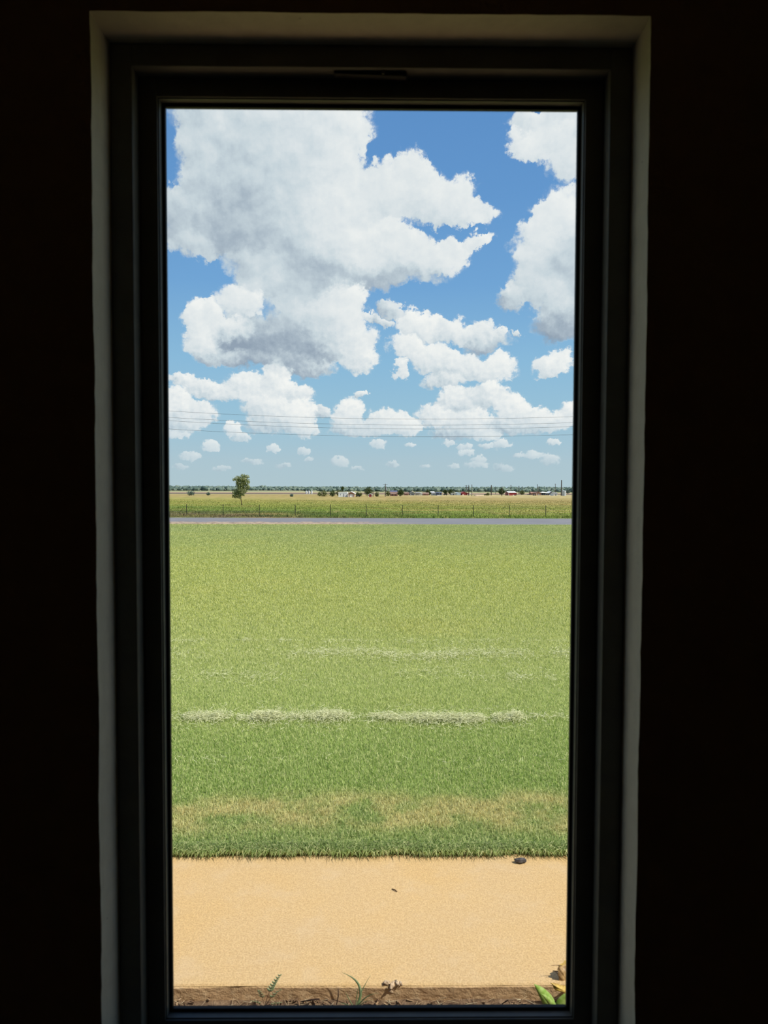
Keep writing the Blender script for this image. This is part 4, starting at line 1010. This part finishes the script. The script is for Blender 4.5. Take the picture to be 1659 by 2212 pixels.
# vehicles
def car(label, px0, px1, base, h_px, mat):
    c_, s, w = place(px0, px1, base); t = empty('parked_car', c_); h = h_px * s; hw = w / 2
    pr = [(-hw, .25), (hw, .25), (hw, h * .5), (hw * .72, h * .58), (hw * .38, h), (-hw * .5, h), (-hw * .8, h * .6), (-hw, h * .52)]
    vs_ = [(x, 0, z) for x, z in pr] + [(x, 1.8, z) for x, z in pr]; n = len(pr)
    mk('body', vs_, [tuple(range(n)), tuple(range(2 * n - 1, n - 1, -1))] + [(i, n + i, n + (i + 1) % n, (i + 1) % n) for i in range(n)], mat, t)
    MB().add([(-hw * .62, -.02, h * .62), (hw * .55, -.02, h * .62), (hw * .34, -.02, h * .93), (-hw * .46, -.02, h * .93), (-hw * .62, .03, h * .62), (hw * .55, .03, h * .62), (hw * .34, .03, h * .93), (-hw * .46, .03, h * .93)],
             [(0, 1, 2, 3), (0, 4, 5, 1), (1, 5, 6, 2), (2, 6, 7, 3), (3, 7, 4, 0)]).build('window', M['darkpane'], t)
    for xx in (-.6, .62):
        for yy in (-.03, 1.62): MB().tube([(hw * xx, yy, .33), (hw * xx, yy + .2, .33)], .34, 12).build('wheel', M['tyre'], t)
    tag(t, label, 'car')
car('dark car parked right of the gabled white garage', 768.5, 778, 1073.2, 3.6, M['carblack'])
car('dark car parked before the dark twin crowned tree', 958, 966, 1069.9, 3.2, M['carblack'])
car('dark car beside the olive bush on the dirt mound', 1046.5, 1052, 1069.9, 2.4, M['carblack'])
car('left white vehicle parked left of the pink brick houses', 1139.5, 1144, 1069.2, 2.0, M['carwhite'])
car('right white vehicle parked against the pink brick house', 1142.8, 1148, 1068.8, 3.0, M['carwhite'])
car('small pale car in front of the larger pink brick house', 1152, 1158, 1070.4, 2.0, M['carwhite'])

# utility poles
def pole(px, top, base, label, w=.17, arms=1, trafo=False, D=None):
    D = D or ground_hit(px, base); b0 = P(px, base, D); b0.z = gz(D); t = empty('utility_pole', b0); s = D / F; h = P(px, top, D).z - b0.z
    MB().tube([(0, 0, -.5), (0, 0, h)], [w * 1.15, w * .85], 8).build('pole', M['polewood'], t)
    for k in range(arms):
        MB().box(-1.1, 1.1, -.06, .06, h - .5 - k * 1.1, h - .36 - k * 1.1).build('crossarm', M['polewood'], t)
        for xx in (-1.0, -.5, .5, 1.0): MB().tube([(xx, 0, h - .36 - k * 1.1), (xx, 0, h - .2 - k * 1.1)], .05, 6).build('insulator', M['greywall'], t)
    if trafo: MB().tube([(.38, 0, h - 3.0), (.38, 0, h - 1.7)], .28, 10).build('transformer', M['greywall'], t)
    tag(t, label, 'utility pole', 'far utility poles')
pole(806, 1053, 1073, 'pale thin pole just right of the small red shed', .14, 0)
pole(832.3, 1045, 1072.8, 'pole with transformer right of the small red shed', .2, 1, True)
pole(965.8, 1055, 1069.6, 'thin pole before the dark twin crowned tree', .14, 0)
pole(1007.2, 1048, 1069, 'leftmost of three tall poles above the red barn, with transformer', .2, 1, True)
pole(1012.6, 1047.5, 1070.5, 'middle of the three tall poles above the red barn', .19, 0)
pole(1019.4, 1046.5, 1071.5, 'rightmost of the three tall poles beside the red barn', .18, 0)
pole(1061.2, 1048, 1069.8, 'dark tall pole between the dirt mound and the solitary round tree', .30, 0)
pole(1070.5, 1053, 1068, 'faint thin pole left of the solitary round tree', .16, 0)
pole(1084.4, 1051, 1072, 'thin pole standing in front of the solitary round tree', .15, 0)
pole(1103.3, 1048, 1066, 'faint pole rising behind the long red barn', .25, 1)
pole(1115.8, 1053, 1069.5, 'short thin pole at the right end of the long red barn', .14, 0)
pole(1120.7, 1049.5, 1067, 'pole between the long red barn and the pale green bushy tree', .28, 1)
pole(1128.8, 1050.5, 1066, 'faint thin pole behind the pale green bushy tree', .2, 0)
pole(1160.5, 1046, 1068, 'taller of the two close poles behind the pink brick house', .28, 0)
pole(1164, 1050.5, 1067.5, 'shorter of the two close poles behind the pink brick house', .34, 0)
pole(1199.2, 1045, 1066.5, 'faint tall pole behind the blue house', .25, 1)
pole(1212.6, 1037, 1070.6, 'tallest dark pole just left of the white storage tank', .34, 0)
